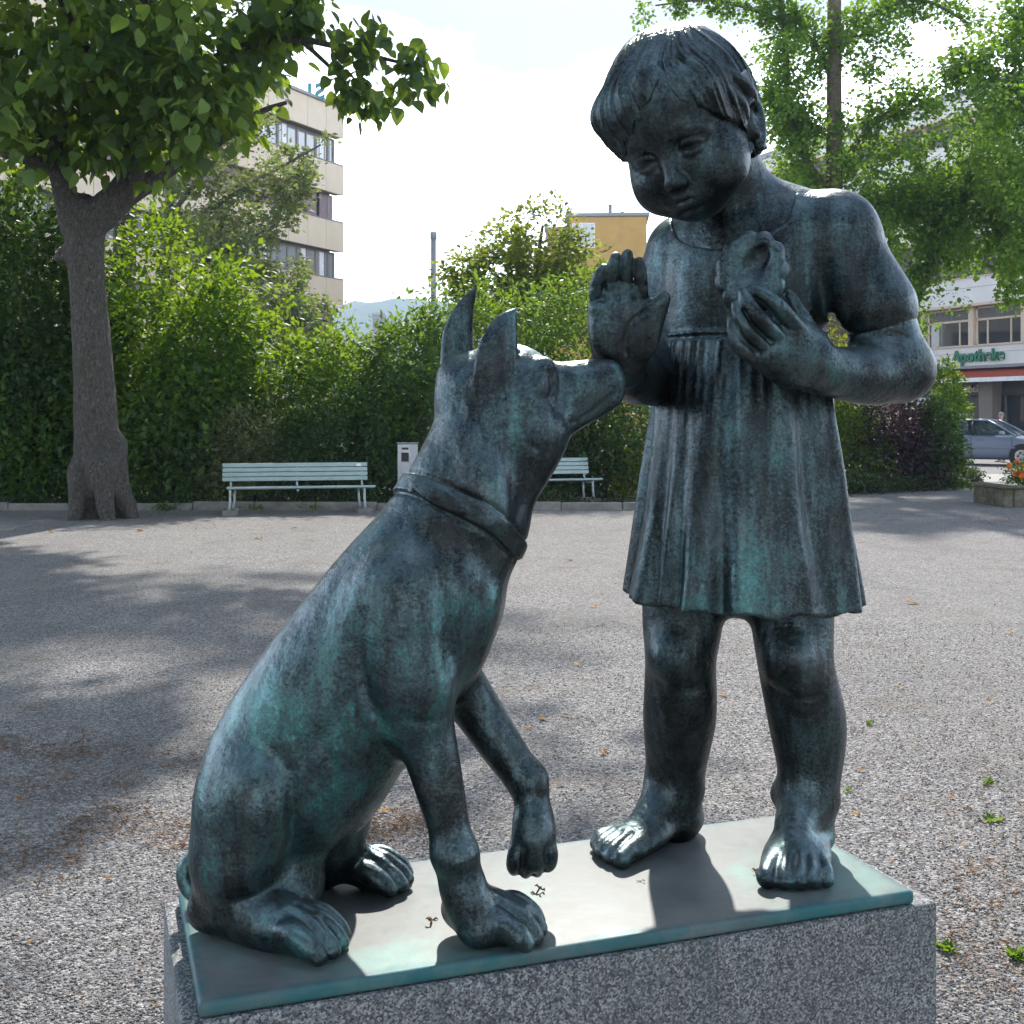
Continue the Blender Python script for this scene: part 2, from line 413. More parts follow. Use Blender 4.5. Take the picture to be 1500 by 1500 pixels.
M['yellow_petal'] = simple_mat('yellow_petal', (0.80, 0.55, 0.02), 0.6)
M['car_paint'] = simple_mat('blue_grey_car_paint', (0.17, 0.20, 0.27), 0.35, 0.25, var=0.02)
M['tyre'] = simple_mat('tyre', (0.02, 0.02, 0.02), 0.85)
M['alloy'] = simple_mat('alloy', (0.5, 0.5, 0.52), 0.3, 0.9)
M['car_glass'] = None
tg = NT('car_glass')
gp = tg.n('ShaderNodeBsdfPrincipled', ins={'Base Color': (0.05, 0.07, 0.075, 1), 'Roughness': 0.03, 'Specular IOR Level': 0.8})
gt = tg.n('ShaderNodeBsdfTransparent', ins={0: (0.75, 0.85, 0.85, 1)})
gx = tg.n('ShaderNodeMixShader', ins={0: 0.66, 1: gp.outputs[0], 2: gt.outputs[0]})
tg.t.links.new(gx.outputs[0], tg.out.inputs[0]); M['car_glass'] = tg.m
M['skin'] = simple_mat('skin', (0.45, 0.27, 0.20), 0.55, var=0.05)
M['hair'] = simple_mat('grey_hair', (0.20, 0.17, 0.15), 0.7)
M['cloth_dark'] = simple_mat('dark_cloth', (0.03, 0.035, 0.05), 0.9)
M['cloth_teal'] = simple_mat('teal_cloth', (0.05, 0.16, 0.15), 0.9)
t_ = NT('forest'); v_ = t_.coord('World')
c_ = t_.mix(t_.mr(t_.noise(v_, 0.06, 8, 0.7), 0.3, 0.7), (0.018, 0.040, 0.016), (0.050, 0.085, 0.030))
t_.pbsdf(**{'Base Color': c_, 'Roughness': 0.95, 'Specular IOR Level': 0.1}); M['forest'] = t_.m

# ---------------------------------------------------------------- sculpting: a small signed-distance modeller
def smin(a, b, k):
    if k <= 0: return np.minimum(a, b)
    h = np.maximum(k - np.abs(a - b), 0.0) / k
    return np.minimum(a, b) - h * h * (k * 0.25)

def unit(v):
    v = np.asarray(v, float); return v / np.linalg.norm(v)

def resample(P, m=4):
    """Catmull-Rom through rows of P (any columns)"""
    P = np.asarray(P, float); n = len(P)
    if n < 3: return P
    E = np.vstack([2 * P[0] - P[1], P, 2 * P[-1] - P[-2]])
    out = []
    for i in range(n - 1):
        p0, p1, p2, p3 = E[i:i + 4]
        for t in np.arange(m) / m:
            out.append(0.5 * ((2 * p1) + (-p0 + p2) * t + (2 * p0 - 5 * p1 + 4 * p2 - p3) * t * t + (-p0 + 3 * p1 - 3 * p2 + p3) * t ** 3))
    out.append(P[-1])
    return np.array(out)

class Sdf:
    def __init__(s, lo, hi, h):
        s.lo = np.array(lo, float); s.h = h
        s.n = np.ceil((np.array(hi) - s.lo) / h).astype(int) + 1
        s.F = np.full(tuple(s.n), 0.2, np.float32)
        s.ax = [(s.lo[i] + np.arange(s.n[i]) * h).astype(np.float32) for i in range(3)]
    def box(s, lo, hi):
        a = np.clip(np.floor((np.array(lo) - s.lo) / s.h).astype(int), 0, s.n)
        b = np.clip(np.ceil((np.array(hi) - s.lo) / s.h).astype(int) + 1, 0, s.n)
        sl = tuple(slice(a[i], b[i]) for i in range(3))
        return sl, s.ax[0][sl[0]][:, None, None], s.ax[1][sl[1]][None, :, None], s.ax[2][sl[2]][None, None, :]
    def put(s, sl, d, k, op='add'):
        if op == 'add': s.F[sl] = smin(s.F[sl], d, k)
        else: s.F[sl] = -smin(-s.F[sl], d, k)      # carve d away
    def ell(s, c, r, R=None, k=0.01, op='add'):
        c = np.asarray(c, float); r = np.asarray(r, float) if np.ndim(r) else np.full(3, float(r))
        R = np.eye(3) if R is None else np.asarray(R, float)    # columns = local axes
        ext = np.sqrt(((R * r[None, :]) ** 2).sum(1)) + k + 2 * s.h
        sl, x, y, z = s.box(c - ext, c + ext)
        x = x - np.float32(c[0]); y = y - np.float32(c[1]); z = z - np.float32(c[2])
        q = [(R[0, i] * x + R[1, i] * y + R[2, i] * z).astype(np.float32) / np.float32(r[i]) for i in range(3)]
        k0 = np.sqrt(q[0] ** 2 + q[1] ** 2 + q[2] ** 2) + 1e-6
        k1 = np.sqrt((q[0] / r[0]) ** 2 + (q[1] / r[1]) ** 2 + (q[2] / r[2]) ** 2).astype(np.float32) + 1e-6
        s.put(sl, k0 * (k0 - 1) / k1, k, op)
    def tube(s, P, rad, k=0.01, flat=None, op='add', m=4, ret=False):
        """P (n,3) points, rad (n,), flat=(direction, factor>1 makes it thinner that way)"""
        A = resample(np.hstack([np.asarray(P, float), np.asarray(rad, float)[:, None]]), m)
        A[:, 3] = np.maximum(A[:, 3], 0.0008)
        rm = A[:, 3].max() + k + 2 * s.h
        sl, x, y, z = s.box(A[:, :3].min(0) - rm, A[:, :3].max(0) + rm)
        if flat is not None:
            nrm = unit(flat[0]); g = flat[1] - 1.0
            dt = (nrm[0] * x + nrm[1] * y + nrm[2] * z).astype(np.float32) * np.float32(g)
            X = x + dt * np.float32(nrm[0]); Yy = y + dt * np.float32(nrm[1]); Z = z + dt * np.float32(nrm[2])
            A = A.copy(); A[:, :3] += (A[:, :3] @ nrm)[:, None] * g * nrm[None, :]
        else: X, Yy, Z = x, y, z
        D = None
        for i in range(len(A) - 1):
            a, b = A[i, :3], A[i + 1, :3]; ab = b - a; L2 = float(ab @ ab) + 1e-12
            t = ((X - np.float32(a[0])) * np.float32(ab[0]) + (Yy - np.float32(a[1])) * np.float32(ab[1]) + (Z - np.float32(a[2])) * np.float32(ab[2])) / np.float32(L2)
            t = np.clip(t, 0, 1)
            d = np.sqrt((X - a[0] - t * ab[0]) ** 2 + (Yy - a[1] - t * ab[1]) ** 2 + (Z - a[2] - t * ab[2]) ** 2) - (A[i, 3] + t * (A[i + 1, 3] - A[i, 3]))
            d = d.astype(np.float32)
            D = d if D is None else np.minimum(D, d)
        if flat is not None: D = D / np.float32(1 + 0.35 * (flat[1] - 1))
        if ret: return sl, D
        s.put(sl, D, k, op)
    def pt(s, rows, k=0.01, flat=None, op='add', m=8):
        """rows of (px, py, Y, radius in photograph pixels)"""
        P = [W(r[0], r[1], r[2]) for r in rows]
        s.tube(P, [r[3] * r[2] / FPX for r in rows], k, flat, op, m)
    def groove(s, rows, w, depth, k=None):
        """a soft valley of half-width w (px) and depth (px) along the surface near a line of (px,py,Y)"""
        P = np.array([W(*r[:3]) for r in rows]); Y = rows[0][2]
        sl, D = s.tube(P, [0.001] * len(P), w * Y / FPX * 3, ret=True, m=3)
        s.F[sl] += np.float32(depth * Y / FPX) * np.exp(-(np.maximum(D, 0) / (w * Y / FPX)) ** 2)
    def gr(s, rows, w, depth, ymax, m=4):
        """a chiselled valley on the near side, along a line of (px, py); w and depth in pixels"""
        A = resample(np.array(rows, float), m); r = w * 3
        Ym = ymax - .06
        c = np.array([W(a[0] + dx, a[1] + dy, yy) for a in A for dx in (-r, r) for dy in (-r, r) for yy in (s.lo[1], ymax)])
        lo, hi = c.min(0), c.max(0); lo[1] = s.lo[1]; hi[1] = ymax
        sl, x, y, z = s.box(lo, hi)
        px = 750 + FPX * x / y; py = 608 - FPX * (z - EYE) / y
        G = 0; n = len(A) - 1
        for i, (a, b) in enumerate(zip(A[:-1], A[1:])):
            ab = b - a; t = np.clip(((px - a[0]) * ab[0] + (py - a[1]) * ab[1]) / (ab @ ab + 1e-9), 0, 1)
            d = (px - a[0] - t * ab[0]) ** 2 + (py - a[1] - t * ab[1]) ** 2
            G = np.maximum(G, np.exp(-d / (w * w)) * np.sin(np.pi * np.clip((i + t) / n, 0.02, .98)) ** .7)
        fade = np.clip((ymax - y) / .02, 0, 1)
        s.F[sl] += (depth * Ym / FPX * G * fade).astype(np.float32)
    def mesh(s, relax=1):
        F = s.F; I = F < 0
        c = np.zeros(tuple(np.array(F.shape) - 1), np.uint8)
        cs = [(i, j, k) for i in (0, 1) for j in (0, 1) for k in (0, 1)]
        nx, ny, nz = c.shape
        for (i, j, k) in cs: c += I[i:i + nx, j:j + ny, k:k + nz]
        act = np.argwhere((c > 0) & (c < 8))
        vals = np.stack([F[act[:, 0] + i, act[:, 1] + j, act[:, 2] + k] for (i, j, k) in cs], 1)
        off = np.array(cs, np.float32)
        acc = np.zeros((len(act), 3), np.float32); cnt = np.zeros(len(act), np.float32)
        for a in range(8):
            for b in range(a + 1, 8):
                if np.abs(off[a] - off[b]).sum() != 1: continue
                va, vb = vals[:, a], vals[:, b]
                m = (va < 0) != (vb < 0)
                t = np.where(m, va / np.where(m, va - vb, 1), 0)[:, None]
                acc += np.where(m[:, None], off[a] + t * (off[b] - off[a]), 0); cnt += m
        V = (act + acc / cnt[:, None]) * s.h + s.lo
        idx = np.full(c.shape, -1, np.int32); idx[act[:, 0], act[:, 1], act[:, 2]] = np.arange(len(act))
        Q = []
        for ax in range(3):
            o = [ax, (ax + 1) % 3, (ax + 2) % 3]
            a = np.moveaxis(I, o, (0, 1, 2)); ia = np.moveaxis(idx, o, (0, 1, 2))
            e = np.argwhere(a[:-1, 1:-1, 1:-1] != a[1:, 1:-1, 1:-1])
            i, j, k = e[:, 0], e[:, 1] + 1, e[:, 2] + 1
            q = np.stack([ia[i, j - 1, k - 1], ia[i, j, k - 1], ia[i, j, k], ia[i, j - 1, k]], 1)
            fl = a[i, j, k]
            q[~fl] = q[~fl][:, ::-1]
            Q.append(q)
        Q = np.vstack(Q); Q = Q[(Q >= 0).all(1)]
        for _ in range(relax):       # gentle smoothing
            sm = np.zeros_like(V); ct = np.zeros(len(V))
            for a, b in ((0, 1), (1, 2), (2, 3), (3, 0)):
                for u, w in ((a, b), (b, a)):
                    for d in range(3): sm[:, d] += np.bincount(Q[:, u], V[Q[:, w], d], len(V))
                    ct += np.bincount(Q[:, u], minlength=len(V))
            V = 0.5 * V + 0.5 * sm / np.maximum(ct, 1)[:, None]
        return V, Q

def sdf_obj(name, V, Q, mat, parent=None):
    return obj(name, mesh_np(name, V, Q, mat, True), parent)

# ---------------------------------------------------------------- the bronze girl
PLATE_Z = 0.93
def face_R(yaw, pitch, roll):
    """columns: her left, forward out of the face, up"""
    y, p, r = map(math.radians, (yaw, pitch, roll))
    l = np.array([1., 0, 0]); f = np.array([0, -1., 0]); u = np.array([0, 0, 1.])
    l, u = l * math.cos(r) + u * math.sin(r), u * math.cos(r) - l * math.sin(r)
    f, u = f * math.cos(p) - u * math.sin(p), u * math.cos(p) + f * math.sin(p)
    Rz = np.array([[math.cos(y), math.sin(y), 0], [-math.sin(y), math.cos(y), 0], [0, 0, 1]])
    return np.stack([Rz @ l, Rz @ f, Rz @ u], 1)

HR = face_R(36, 28, 13)
HC = W(999, 169, 1.635)
HSC = 0.925
def hp(x, y, z): return HC + HR @ (HSC * np.array([x, y, z]))
BF = unit((-0.38, -0.92, 0)); BL_ = unit((0.92, -0.38, 0))

def make_girl(mat):
    root = empty('girl_statue', (0.30, 1.72, PLATE_Z))
    tag(root, 'dark green bronze statue of a standing barefoot girl in a short dress, one palm raised', 'statue')
    inv = Matrix.Translation(-root.location)
    s = Sdf((0.085, 1.40, 0.915), (0.615, 1.96, 2.13), 0.0021)
    # --- legs
    s.pt([(1002, 820, 1.735, 58), (1000, 900, 1.73, 59), (997, 965, 1.725, 52), (996, 1045, 1.738, 53), (991, 1110, 1.75, 45), (989, 1165, 1.757, 38), (990, 1200, 1.757, 36)], 0.02)
    s.pt([(1158, 830, 1.70, 60), (1160, 900, 1.695, 60), (1166, 975, 1.685, 55), (1182, 1055, 1.70, 56), (1186, 1120, 1.70, 47), (1185, 1185, 1.695, 37), (1185, 1222, 1.695, 36)], 0.02)
    s.ell(W(985, 962, 1.685), np.array([30, 30, 34]) * 1e-3, None, 0.03)
    s.ell(W(1157, 968, 1.645), np.array([30, 30, 34]) * 1e-3, None, 0.03)
    s.groove([(955, 1000, 1.68), (985, 1012, 1.67), (1020, 1008, 1.68)], 7, 2.2)
    s.groove([(1125, 1010, 1.65), (1155, 1022, 1.64), (1195, 1018, 1.64)], 7, 2.2)
    s.ell(W(990, 1035, 1.78), (0.04, 0.04, 0.075), None, 0.03)
    s.ell(W(1180, 1040, 1.74), (0.04, 0.04, 0.075), None, 0.03)
    # --- feet
    def foot(heel, toe, med, sc=1.0):
        heel = np.array([heel[0], heel[1], PLATE_Z]); toe = np.array([toe[0], toe[1], PLATE_Z])
        f = unit(toe - heel); L = np.linalg.norm(toe - heel); m = np.array([f[1], -f[0], 0]) * med
        Pp = lambda a, b, c: heel + f * a * L + m * b * sc + np.array([0, 0, c * sc])
        up = np.array([0, 0, 1.])
        s.tube([Pp(.12, 0, .022), Pp(.35, -.002, .024), Pp(.6, 0, .021), Pp(.80, .002, .0155)], np.array([.030, .034, .043, .041]) * sc, 0.015, (up, 2.3))
        s.ell(Pp(.10, 0, .033), (.031, .031, .033), None, 0.02)
        s.tube([Pp(.24, 0, .080), Pp(.34, .003, .062), Pp(.50, .006, .042), Pp(.72, .006, .022)], np.array([.030, .029, .026, .014]) * sc, 0.022)
        toes = [(.80, 1.00, .027, .0125), (.83, .99, .0085, .0105), (.82, .955, -.009, .0100), (.79, .91, -.0245, .0095), (.75, .855, -.038, .0088)]
        for i, (a0, a1, b, r) in enumerate(toes):
            lat = b * 1.06
            s.tube([Pp(a0 - .08, b * .8, .022), Pp((a0 + a1) / 2, (b + lat) / 2, .0205), Pp(a1 - .02, lat, r + .001)], np.array([r * 1.05, r * .92, r * 1.12]) * sc, 0.005)
            s.ell(Pp(a1 - .012, lat, r * 1.55), np.array([r * .62, r * .62, r * .3]), None, 0.001)
        s.ell(Pp(.17, .028, .072), .017, None, 0.02); s.ell(Pp(.17, -.028, .068), .016, None, 0.02)
        for i in range(4):
            b = (toes[i][2] + toes[i + 1][2]) / 2
            a = (toes[i][0] + toes[i + 1][0]) / 2
            sl, D = s.tube([Pp(a - .02, b * .9, .036), Pp(a + .2, b * 1.05, .02)], [.001, .001], 0.02, ret=True)
            s.F[sl] += 0.003 * np.exp(-(np.maximum(D, 0) / 0.0035) ** 2)
    foot((0.262, 1.79), (0.127, 1.650), -1, 1.0)
    foot((0.428, 1.735), (0.362, 1.552), 1, 1.06)
    # --- torso under the dress, neck
    s.pt([(1085, 800, 1.725, 105), (1085, 600, 1.72, 95), (1085, 480, 1.715, 95), (1085, 390, 1.715, 92), (1090, 345, 1.715, 62)], 0.02, (BF, 1.3))
    s.pt([(1100, 360, 1.72, 68), (1092, 318, 1.71, 56), (1068, 265, 1.69, 54), (1045, 200, 1.67, 55)], 0.03)
    s.pt([(1075, 345, 1.72, 48), (1140, 322, 1.71, 44), (1215, 345, 1.675, 44)], 0.05)
    s.pt([(1075, 350, 1.72, 44), (1010, 358, 1.76, 36)], 0.05)
    s.pt([(1083, 500, 1.715, 114), (1085, 450, 1.715, 115), (1088, 400, 1.713, 112), (1095, 362, 1.713, 93)], 0.01, (BF, 1.28))
    s.pt([(1010, 372, 1.762, 47), (1080, 366, 1.722, 65), (1150, 342, 1.70, 57), (1226, 346, 1.672, 53)], 0.03)
    # --- her left arm, folded, holding the ring
    s.pt([(1238, 350, 1.672, 50), (1259, 414, 1.668, 48), (1283, 465, 1.66, 53), (1306, 525, 1.648, 49)], 0.02)
    s.pt([(1308, 540, 1.645, 49), (1275, 549, 1.615, 45), (1230, 546, 1.585, 39), (1195, 536, 1.566, 36)], 0.022)
    s.ell(W(1335, 548, 1.65), 0.022, None, 0.04)
    s.groove([(1262, 490, 1.60), (1300, 488, 1.60), (1325, 494, 1.605)], 5, 7)
    # back of the hand
    hn = unit((-0.15, -1, 0.35))
    s.pt([(1200, 538, 1.562, 36), (1165, 518, 1.545, 40), (1135, 500, 1.535, 36)], 0.02, (hn, 1.55))
    s.pt([(1185, 515, 1.553, 30), (1158, 487, 1.54, 28)], 0.02, (hn, 1.5))
    s.pt([(1150, 540, 1.548, 24), (1118, 520, 1.54, 20)], 0.025)
    fing = [[(1168, 482, 1.530, 13.5), (1140, 450, 1.512, 12), (1118, 432, 1.512, 10.5), (1102, 424, 1.518, 8.5)],
            [(1144, 496, 1.526, 13.5), (1113, 468, 1.504, 12), (1097, 445, 1.505, 10.5), (1089, 429, 1.513, 8.2)],
            [(1122, 510, 1.528, 12.5), (1097, 488, 1.508, 11), (1084, 464, 1.509, 10), (1079, 446, 1.516, 7.8)],
            [(1105, 524, 1.533, 12), (1084, 508, 1.516, 10.5), (1075, 486, 1.517, 9), (1072, 468, 1.524, 7)]]
    for f in fing: s.pt([(q_[0], q_[1], q_[2], q_[3] + .7) for q_ in f], 0.003)
    for f in fing:
        q = f[3]; s.ell(W(q[0] - .5, q[1] + 1.5, q[2] - .0075), (.0042, .0016, .0052), None, 0.0008)
    for a, b in zip(fing[:-1], fing[1:]):
        s.groove([((a[0][0] + b[0][0]) / 2 - 2, (a[0][1] + b[0][1]) / 2, 1.516), ((a[1][0] + b[1][0]) / 2, (a[1][1] + b[1][1]) / 2, 1.504), ((a[2][0] + b[2][0]) / 2, (a[2][1] + b[2][1]) / 2, 1.504)], 2.6, 5.0)
    s.pt([(1192, 512, 1.562, 20), (1180, 478, 1.572, 15), (1166, 452, 1.575, 12.5), (1156, 433, 1.575, 9.5)], 0.012)
    # --- her right arm with the raised palm
    s.pt([(985, 385, 1.765, 40), (968, 470, 1.755, 40), (960, 545, 1.715, 41)], 0.02)
    s.pt([(957, 553, 1.71, 40), (935, 556, 1.655, 38), (914, 543, 1.59, 35), (909, 520, 1.553, 33)], 0.02)
    pn = unit((-0.12, -1, -0.08))
    s.pt([(909, 530, 1.555, 35), (909, 500, 1.537, 45), (908, 465, 1.532, 47), (907, 448, 1.531, 45)], 0.015, (pn, 1.9))
    s.ell(W(942, 490, 1.522), np.array([24, 12, 34]) * 0.87e-3, None, 0.016)       # ball of the thumb
    s.ell(W(884, 485, 1.522), np.array([16, 9, 36]) * 0.87e-3, None, 0.016)
    s.ell(W(907, 450, 1.520), np.array([40, 7, 11]) * 0.87e-3, None, 0.010)
    rf = [[(874, 455, 1.531, 11.0), (873, 426, 1.520, 10.6), (877, 407, 1.512, 9.6), (884, 394, 1.509, 7.8)],
          [(895, 452, 1.531, 11.2), (895, 416, 1.518, 10.8), (898, 393, 1.509, 9.8), (902, 377, 1.507, 8.2)],
          [(917, 452, 1.531, 11.2), (917, 412, 1.518, 10.8), (918, 388, 1.508, 9.8), (919, 373, 1.506, 8.4)],
          [(938, 455, 1.531, 11.0), (939, 422, 1.519, 10.4), (938, 400, 1.510, 9.6), (936, 384, 1.507, 8.2)]]
    for f in rf: s.pt(f, 0.0012)
    for a_, b_ in ((885, 884), (906, 906), (928, 928)):
        s.groove([(a_, 440, 1.514), (b_, 415, 1.504), (b_ + 2, 390, 1.496)], 2.8, 6.0)
    s.groove([(866, 441, 1.518), (907, 436, 1.517), (948, 440, 1.518)], 3.4, 3.0)
    s.groove([(868, 420, 1.512), (907, 412, 1.510), (947, 418, 1.512)], 3.2, 1.6)
    s.groove([(948, 455, 1.513), (925, 472, 1.512), (916, 500, 1.514), (917, 517, 1.52)], 3.4, 4.0)
    s.pt([(938, 503, 1.537, 20), (956, 470, 1.528, 16.5), (967, 447, 1.522, 13), (973, 436, 1.52, 9.5)], 0.010)
    # --- head
    E = lambda c, r, k=0.012, op='add': s.ell(hp(*c), np.array(r) * HSC, HR, k, op)
    E((0, -.005, .012), (.097, .112, .108))
    E((0, .035, -.055), (.084, .070, .072), 0.03)
    E((.042, .060, -.078), (.045, .044, .043), 0.03); E((-.042, .060, -.078), (.045, .044, .043), 0.03)
    E((0, .064, -.118), (.034, .032, .026), 0.03)
    E((0, .082, .030), (.066, .026, .042), 0.04)             # forehead
    for q in (-1, 1):
        E((q * .037, .109, -.029), (.020, .012, .010), 0.016, 'carve')        # sockets
        E((q * .037, .094, -.031), (.0165, .0125, .0125), 0.004)              # eyeball under lids
        s.tube([hp(q * .016, .100, -.004), hp(q * .036, .103, -.006), hp(q * .057, .088, -.016)], [.006, .0068, .004], 0.018)                # brow
        s.tube([hp(q * .021, .102, -.030), hp(q * .030, .1075, -.0245), hp(q * .043, .1045, -.0245), hp(q * .054, .095, -.032)], [.0022, .003, .003, .0022], 0.004)
        sl, D = s.tube([hp(q * .023, .106, -.034), hp(q * .037, .109, -.0335), hp(q * .052, .101, -.036)], [.0008] * 3, 0.006, ret=True)
        s.F[sl] += 0.0024 * np.exp(-(np.maximum(D, 0) / 0.0022) ** 2)
        s.tube([hp(q * .023, .102, -.038), hp(q * .037, .1045, -.0425), hp(q * .051, .096, -.039)], [.002, .0028, .002], 0.005)
        E((q * .0105, .114, -.074), (.0075, .0090, .0068), 0.006)             # wings of the nose
    s.tube([hp(0, .101, -.016), hp(0, .106, -.034), hp(0, .115, -.054), hp(0, .121, -.067)], [.0095, .0080, .0090, .0098], 0.014)
    E((0, .121, -.069), (.0105, .0100, .0088), 0.006)
    E((.0055, .121, -.080), (.003, .004, .003), 0.003, 'carve'); E((-.0055, .121, -.080), (.003, .004, .003), 0.003, 'carve')
    # mouth
    E((0, .098, -.098), (.030, .014, .018), 0.014)
    s.tube([hp(-.022, .099, -.099), hp(-.010, .1095, -.0945), hp(0, .1105, -.0955), hp(.010, .1095, -.0945), hp(.022, .099, -.099)], [.0025, .0045, .0042, .0045, .0025], 0.004)
    s.tube([hp(-.019, .099, -.1035), hp(0, .109, -.1065), hp(.019, .099, -.1035)], [.003, .0062, .003], 0.004)
    sl, D = s.tube([hp(-.026, .098, -.1015), hp(-.01, .110, -.0995), hp(0, .112, -.1005), hp(.01, .110, -.0995), hp(.026, .098, -.1015)], [.0008] * 5, 0.006, ret=True)
    s.F[sl] += 0.0026 * np.exp(-(np.maximum(D, 0) / 0.0019) ** 2)
    sl, D = s.tube([hp(-.014, .098, -.1165), hp(0, .104, -.1175), hp(.014, .098, -.1165)], [.001] * 3, 0.012, ret=True)
    s.F[sl] += 0.0028 * np.exp(-(np.maximum(D, 0) / 0.005) ** 2)
    # ears
    for q in (1, -1):
        ec = lambda a, b, c: hp(q * (.095 + a), -.002 + b, -.052 + c)
        s.tube([ec(-.004, .016, .022), ec(.006, .004, .034), ec(.010, -.014, .028), ec(.008, -.018, .004), ec(.003, -.006, -.020), ec(-.002, .008, -.032)], [.005, .0055, .0055, .0052, .0060, .0075], 0.004)
        s.ell(ec(-.004, 0, 0), (.011, .016, .026), HR, 0.006)
        s.ell(ec(.010, .002, -.001), (.0075, .0085, .013), HR, 0.004, 'carve')
        s.tube([ec(.002, .010, -.004), ec(.004, .011, -.014)], [.004, .004], 0.004)
    def armgap(o):
        for (a_, b_, r_) in ((1219, 464, 5.5), (1223, 478, 8), (1229, 494, 12.5)):
            o.tube([W(a_, b_, 1.52), W(a_, b_, 1.85)], [r_ * 1.58 / FPX, r_ * 1.78 / FPX], 0.006, None, 'carve')
    armgap(s)
    c0_ = W(1262, 421, 1.665); cn_ = unit(W(1262 + 42, 421 + 100, 1.657) - c0_)
    sl, x, y, z = s.box(c0_ - .09, c0_ + .09)
    pd_ = (x - c0_[0]) * cn_[0] + (y - c0_[1]) * cn_[1] + (z - c0_[2]) * cn_[2]
    s.F[sl] += (0.004 * np.exp(-((pd_ - .002) / .004) ** 2)).astype(np.float32)
    s.F[:, :, s.ax[2] < PLATE_Z - 0.006] = 0.05
    V, Q = s.mesh(1)
    body = sdf_obj('body', V, Q, mat, root); body.matrix_parent_inverse = inv
    # --- dress
    g = Sdf((0.12, 1.52, 1.20), (0.60, 1.90, 1.93), 0.0025)
    zw = W(0, 497, 1.715)[2]
    # skirt
    sl, x, y, z = g.box((0.12, 1.52, 1.20), (0.60, 1.90, zw + 0.03))
    t = np.clip((zw - z) / (zw - 1.285), -0.1, 1.1)
    ax_x = 0.3283 + 0.004 * t
    ax_y = 1.712 + 0.010 * t
    u = (x - ax_x) * BL_[0] + (y - ax_y) * BL_[1]
    v = (x - ax_x) * BF[0] + (y - ax_y) * BF[1]
    th = np.arctan2(v, u)
    tt = np.clip(t, 0, 1)
    a = np.interp(tt.ravel(), [0, .3, .65, 1], [.121, .129, .146, .1665]).reshape(tt.shape)
    b = np.interp(tt.ravel(), [0, .3, .65, 1], [.092, .108, .122, .140]).reshape(tt.shape)
    re = a * b / np.sqrt((b * np.cos(th)) ** 2 + (a * np.sin(th)) ** 2)
    wob = 0.45 * np.sin(2 * th + 1.0) + 0.45 * np.sin(3 * th + 2.0 - 1.6 * tt) + 0.22 * np.sin(tt * 5 + 2 * th)
    def ridge(p): return 1 - np.abs(np.sin(p)) * 1.25
    fold = (0.50 * np.cos(14 * (th + .14 * wob) + .9) + 0.42 * np.cos(9 * th + 2.4 * wob + 2.4) + 0.24 * np.cos(23 * th + 2.5 * wob)) * (0.75 + 0.45 * np.sin(2 * th + 3 * tt))
    amp = 0.0175 * np.clip(tt * 1.15 - 0.10, 0, 1) ** 0.8 + 0.0015
    gath = ridge(21 * th + 2.2 * wob) * 0.0028 * np.exp(-((tt - .10) / .20) ** 2)
    gath = gath + ridge(33 * th + 1.3) * 0.0014 * np.exp(-((tt - .06) / .12) ** 2)
    belly = 0.016 * np.exp(-((th - 1.45) / .55) ** 2 - ((tt - .34) / .22) ** 2)
    thigh = 0.010 * np.exp(-((th - 1.05) / .28) ** 2 - ((tt - .72) / .22) ** 2) + 0.009 * np.exp(-((th - 2.05) / .28) ** 2 - ((tt - .70) / .22) ** 2)
    r = np.sqrt(u * u + v * v)
    d = (r - (re + amp * fold + gath + belly + thigh)) * 0.8
    hem = 1.283 + 0.0035 * np.cos(14 * (th + .10 * wob) + .9) - 0.010 * np.cos(th) * 0.3
    d = np.maximum(d, hem - z)
    inner = (r - (re + amp * fold - 0.009)) * 0.8        # hollow under the hem
    d = np.maximum(d, -np.maximum(inner, z - (hem + 0.05)))
    d = np.maximum(d, z - (zw + 0.006))
    g.F[sl] = d.astype(np.float32)
    # bodice
    g.pt([(1083, 478, 1.715, 118), (1085, 450, 1.715, 119), (1088, 400, 1.713, 117), (1095, 362, 1.713, 98)], 0.006, (BF, 1.28))
    g.ell(W(1088, 425, 1.690), (.085, .05, .07), None, 0.04)
    g.pt([(1010, 372, 1.762, 52), (1080, 366, 1.722, 70), (1150, 342, 1.70, 62), (1228, 346, 1.672, 58)], 0.03)
    g.pt([(1222, 338, 1.676, 58), (1242, 380, 1.67, 57), (1263, 421, 1.665, 60), (1278, 452, 1.66, 64)], 0.02)
    g.pt([(1000, 372, 1.765, 54), (983, 420, 1.765, 52), (972, 455, 1.76, 50)], 0.02)
    # cut the sleeves at the cuffs and the neckline
    c0 = W(1262, 421, 1.665); cn = unit(W(1262 + 42, 421 + 100, 1.657) - c0)
    sl, x, y, z = g.box(W(1180, 470, 1.75) - .06, W(1340, 390, 1.6) + .06)
    pd = (x - c0[0]) * cn[0] + (y - c0[1]) * cn[1] + (z - c0[2]) * cn[2]
    far = np.sqrt((x - c0[0]) ** 2 + (y - c0[1]) ** 2 + (z - c0[2]) ** 2)
    g.F[sl] = np.where(far < 0.085, np.maximum(g.F[sl] - 0.0035 * np.exp(-(pd / .012) ** 2) * (far < .08), pd), g.F[sl])
    c1 = W(974, 452, 1.76)
    sl, x, y, z = g.box(c1 - .08, c1 + .08)
    far = np.sqrt((x - c1[0] + .01) ** 2 + (y - c1[1]) ** 2 + (z - c1[2] + .03) ** 2)
    g.F[sl] = np.where((far < 0.065), np.maximum(g.F[sl], c1[2] - z + 0 * x), g.F[sl])
    g.groove([(1208, 372, 1.60), (1210, 410, 1.60), (1214, 440, 1.62)], 7, 9)      # armpit fold
    g.groove([(1200, 430, 1.60), (1188, 395, 1.60)], 9, 3)
    g.groove([(1195, 330, 1.62), (1208, 360, 1.61)], 8, 1.5)
    armgap(g)
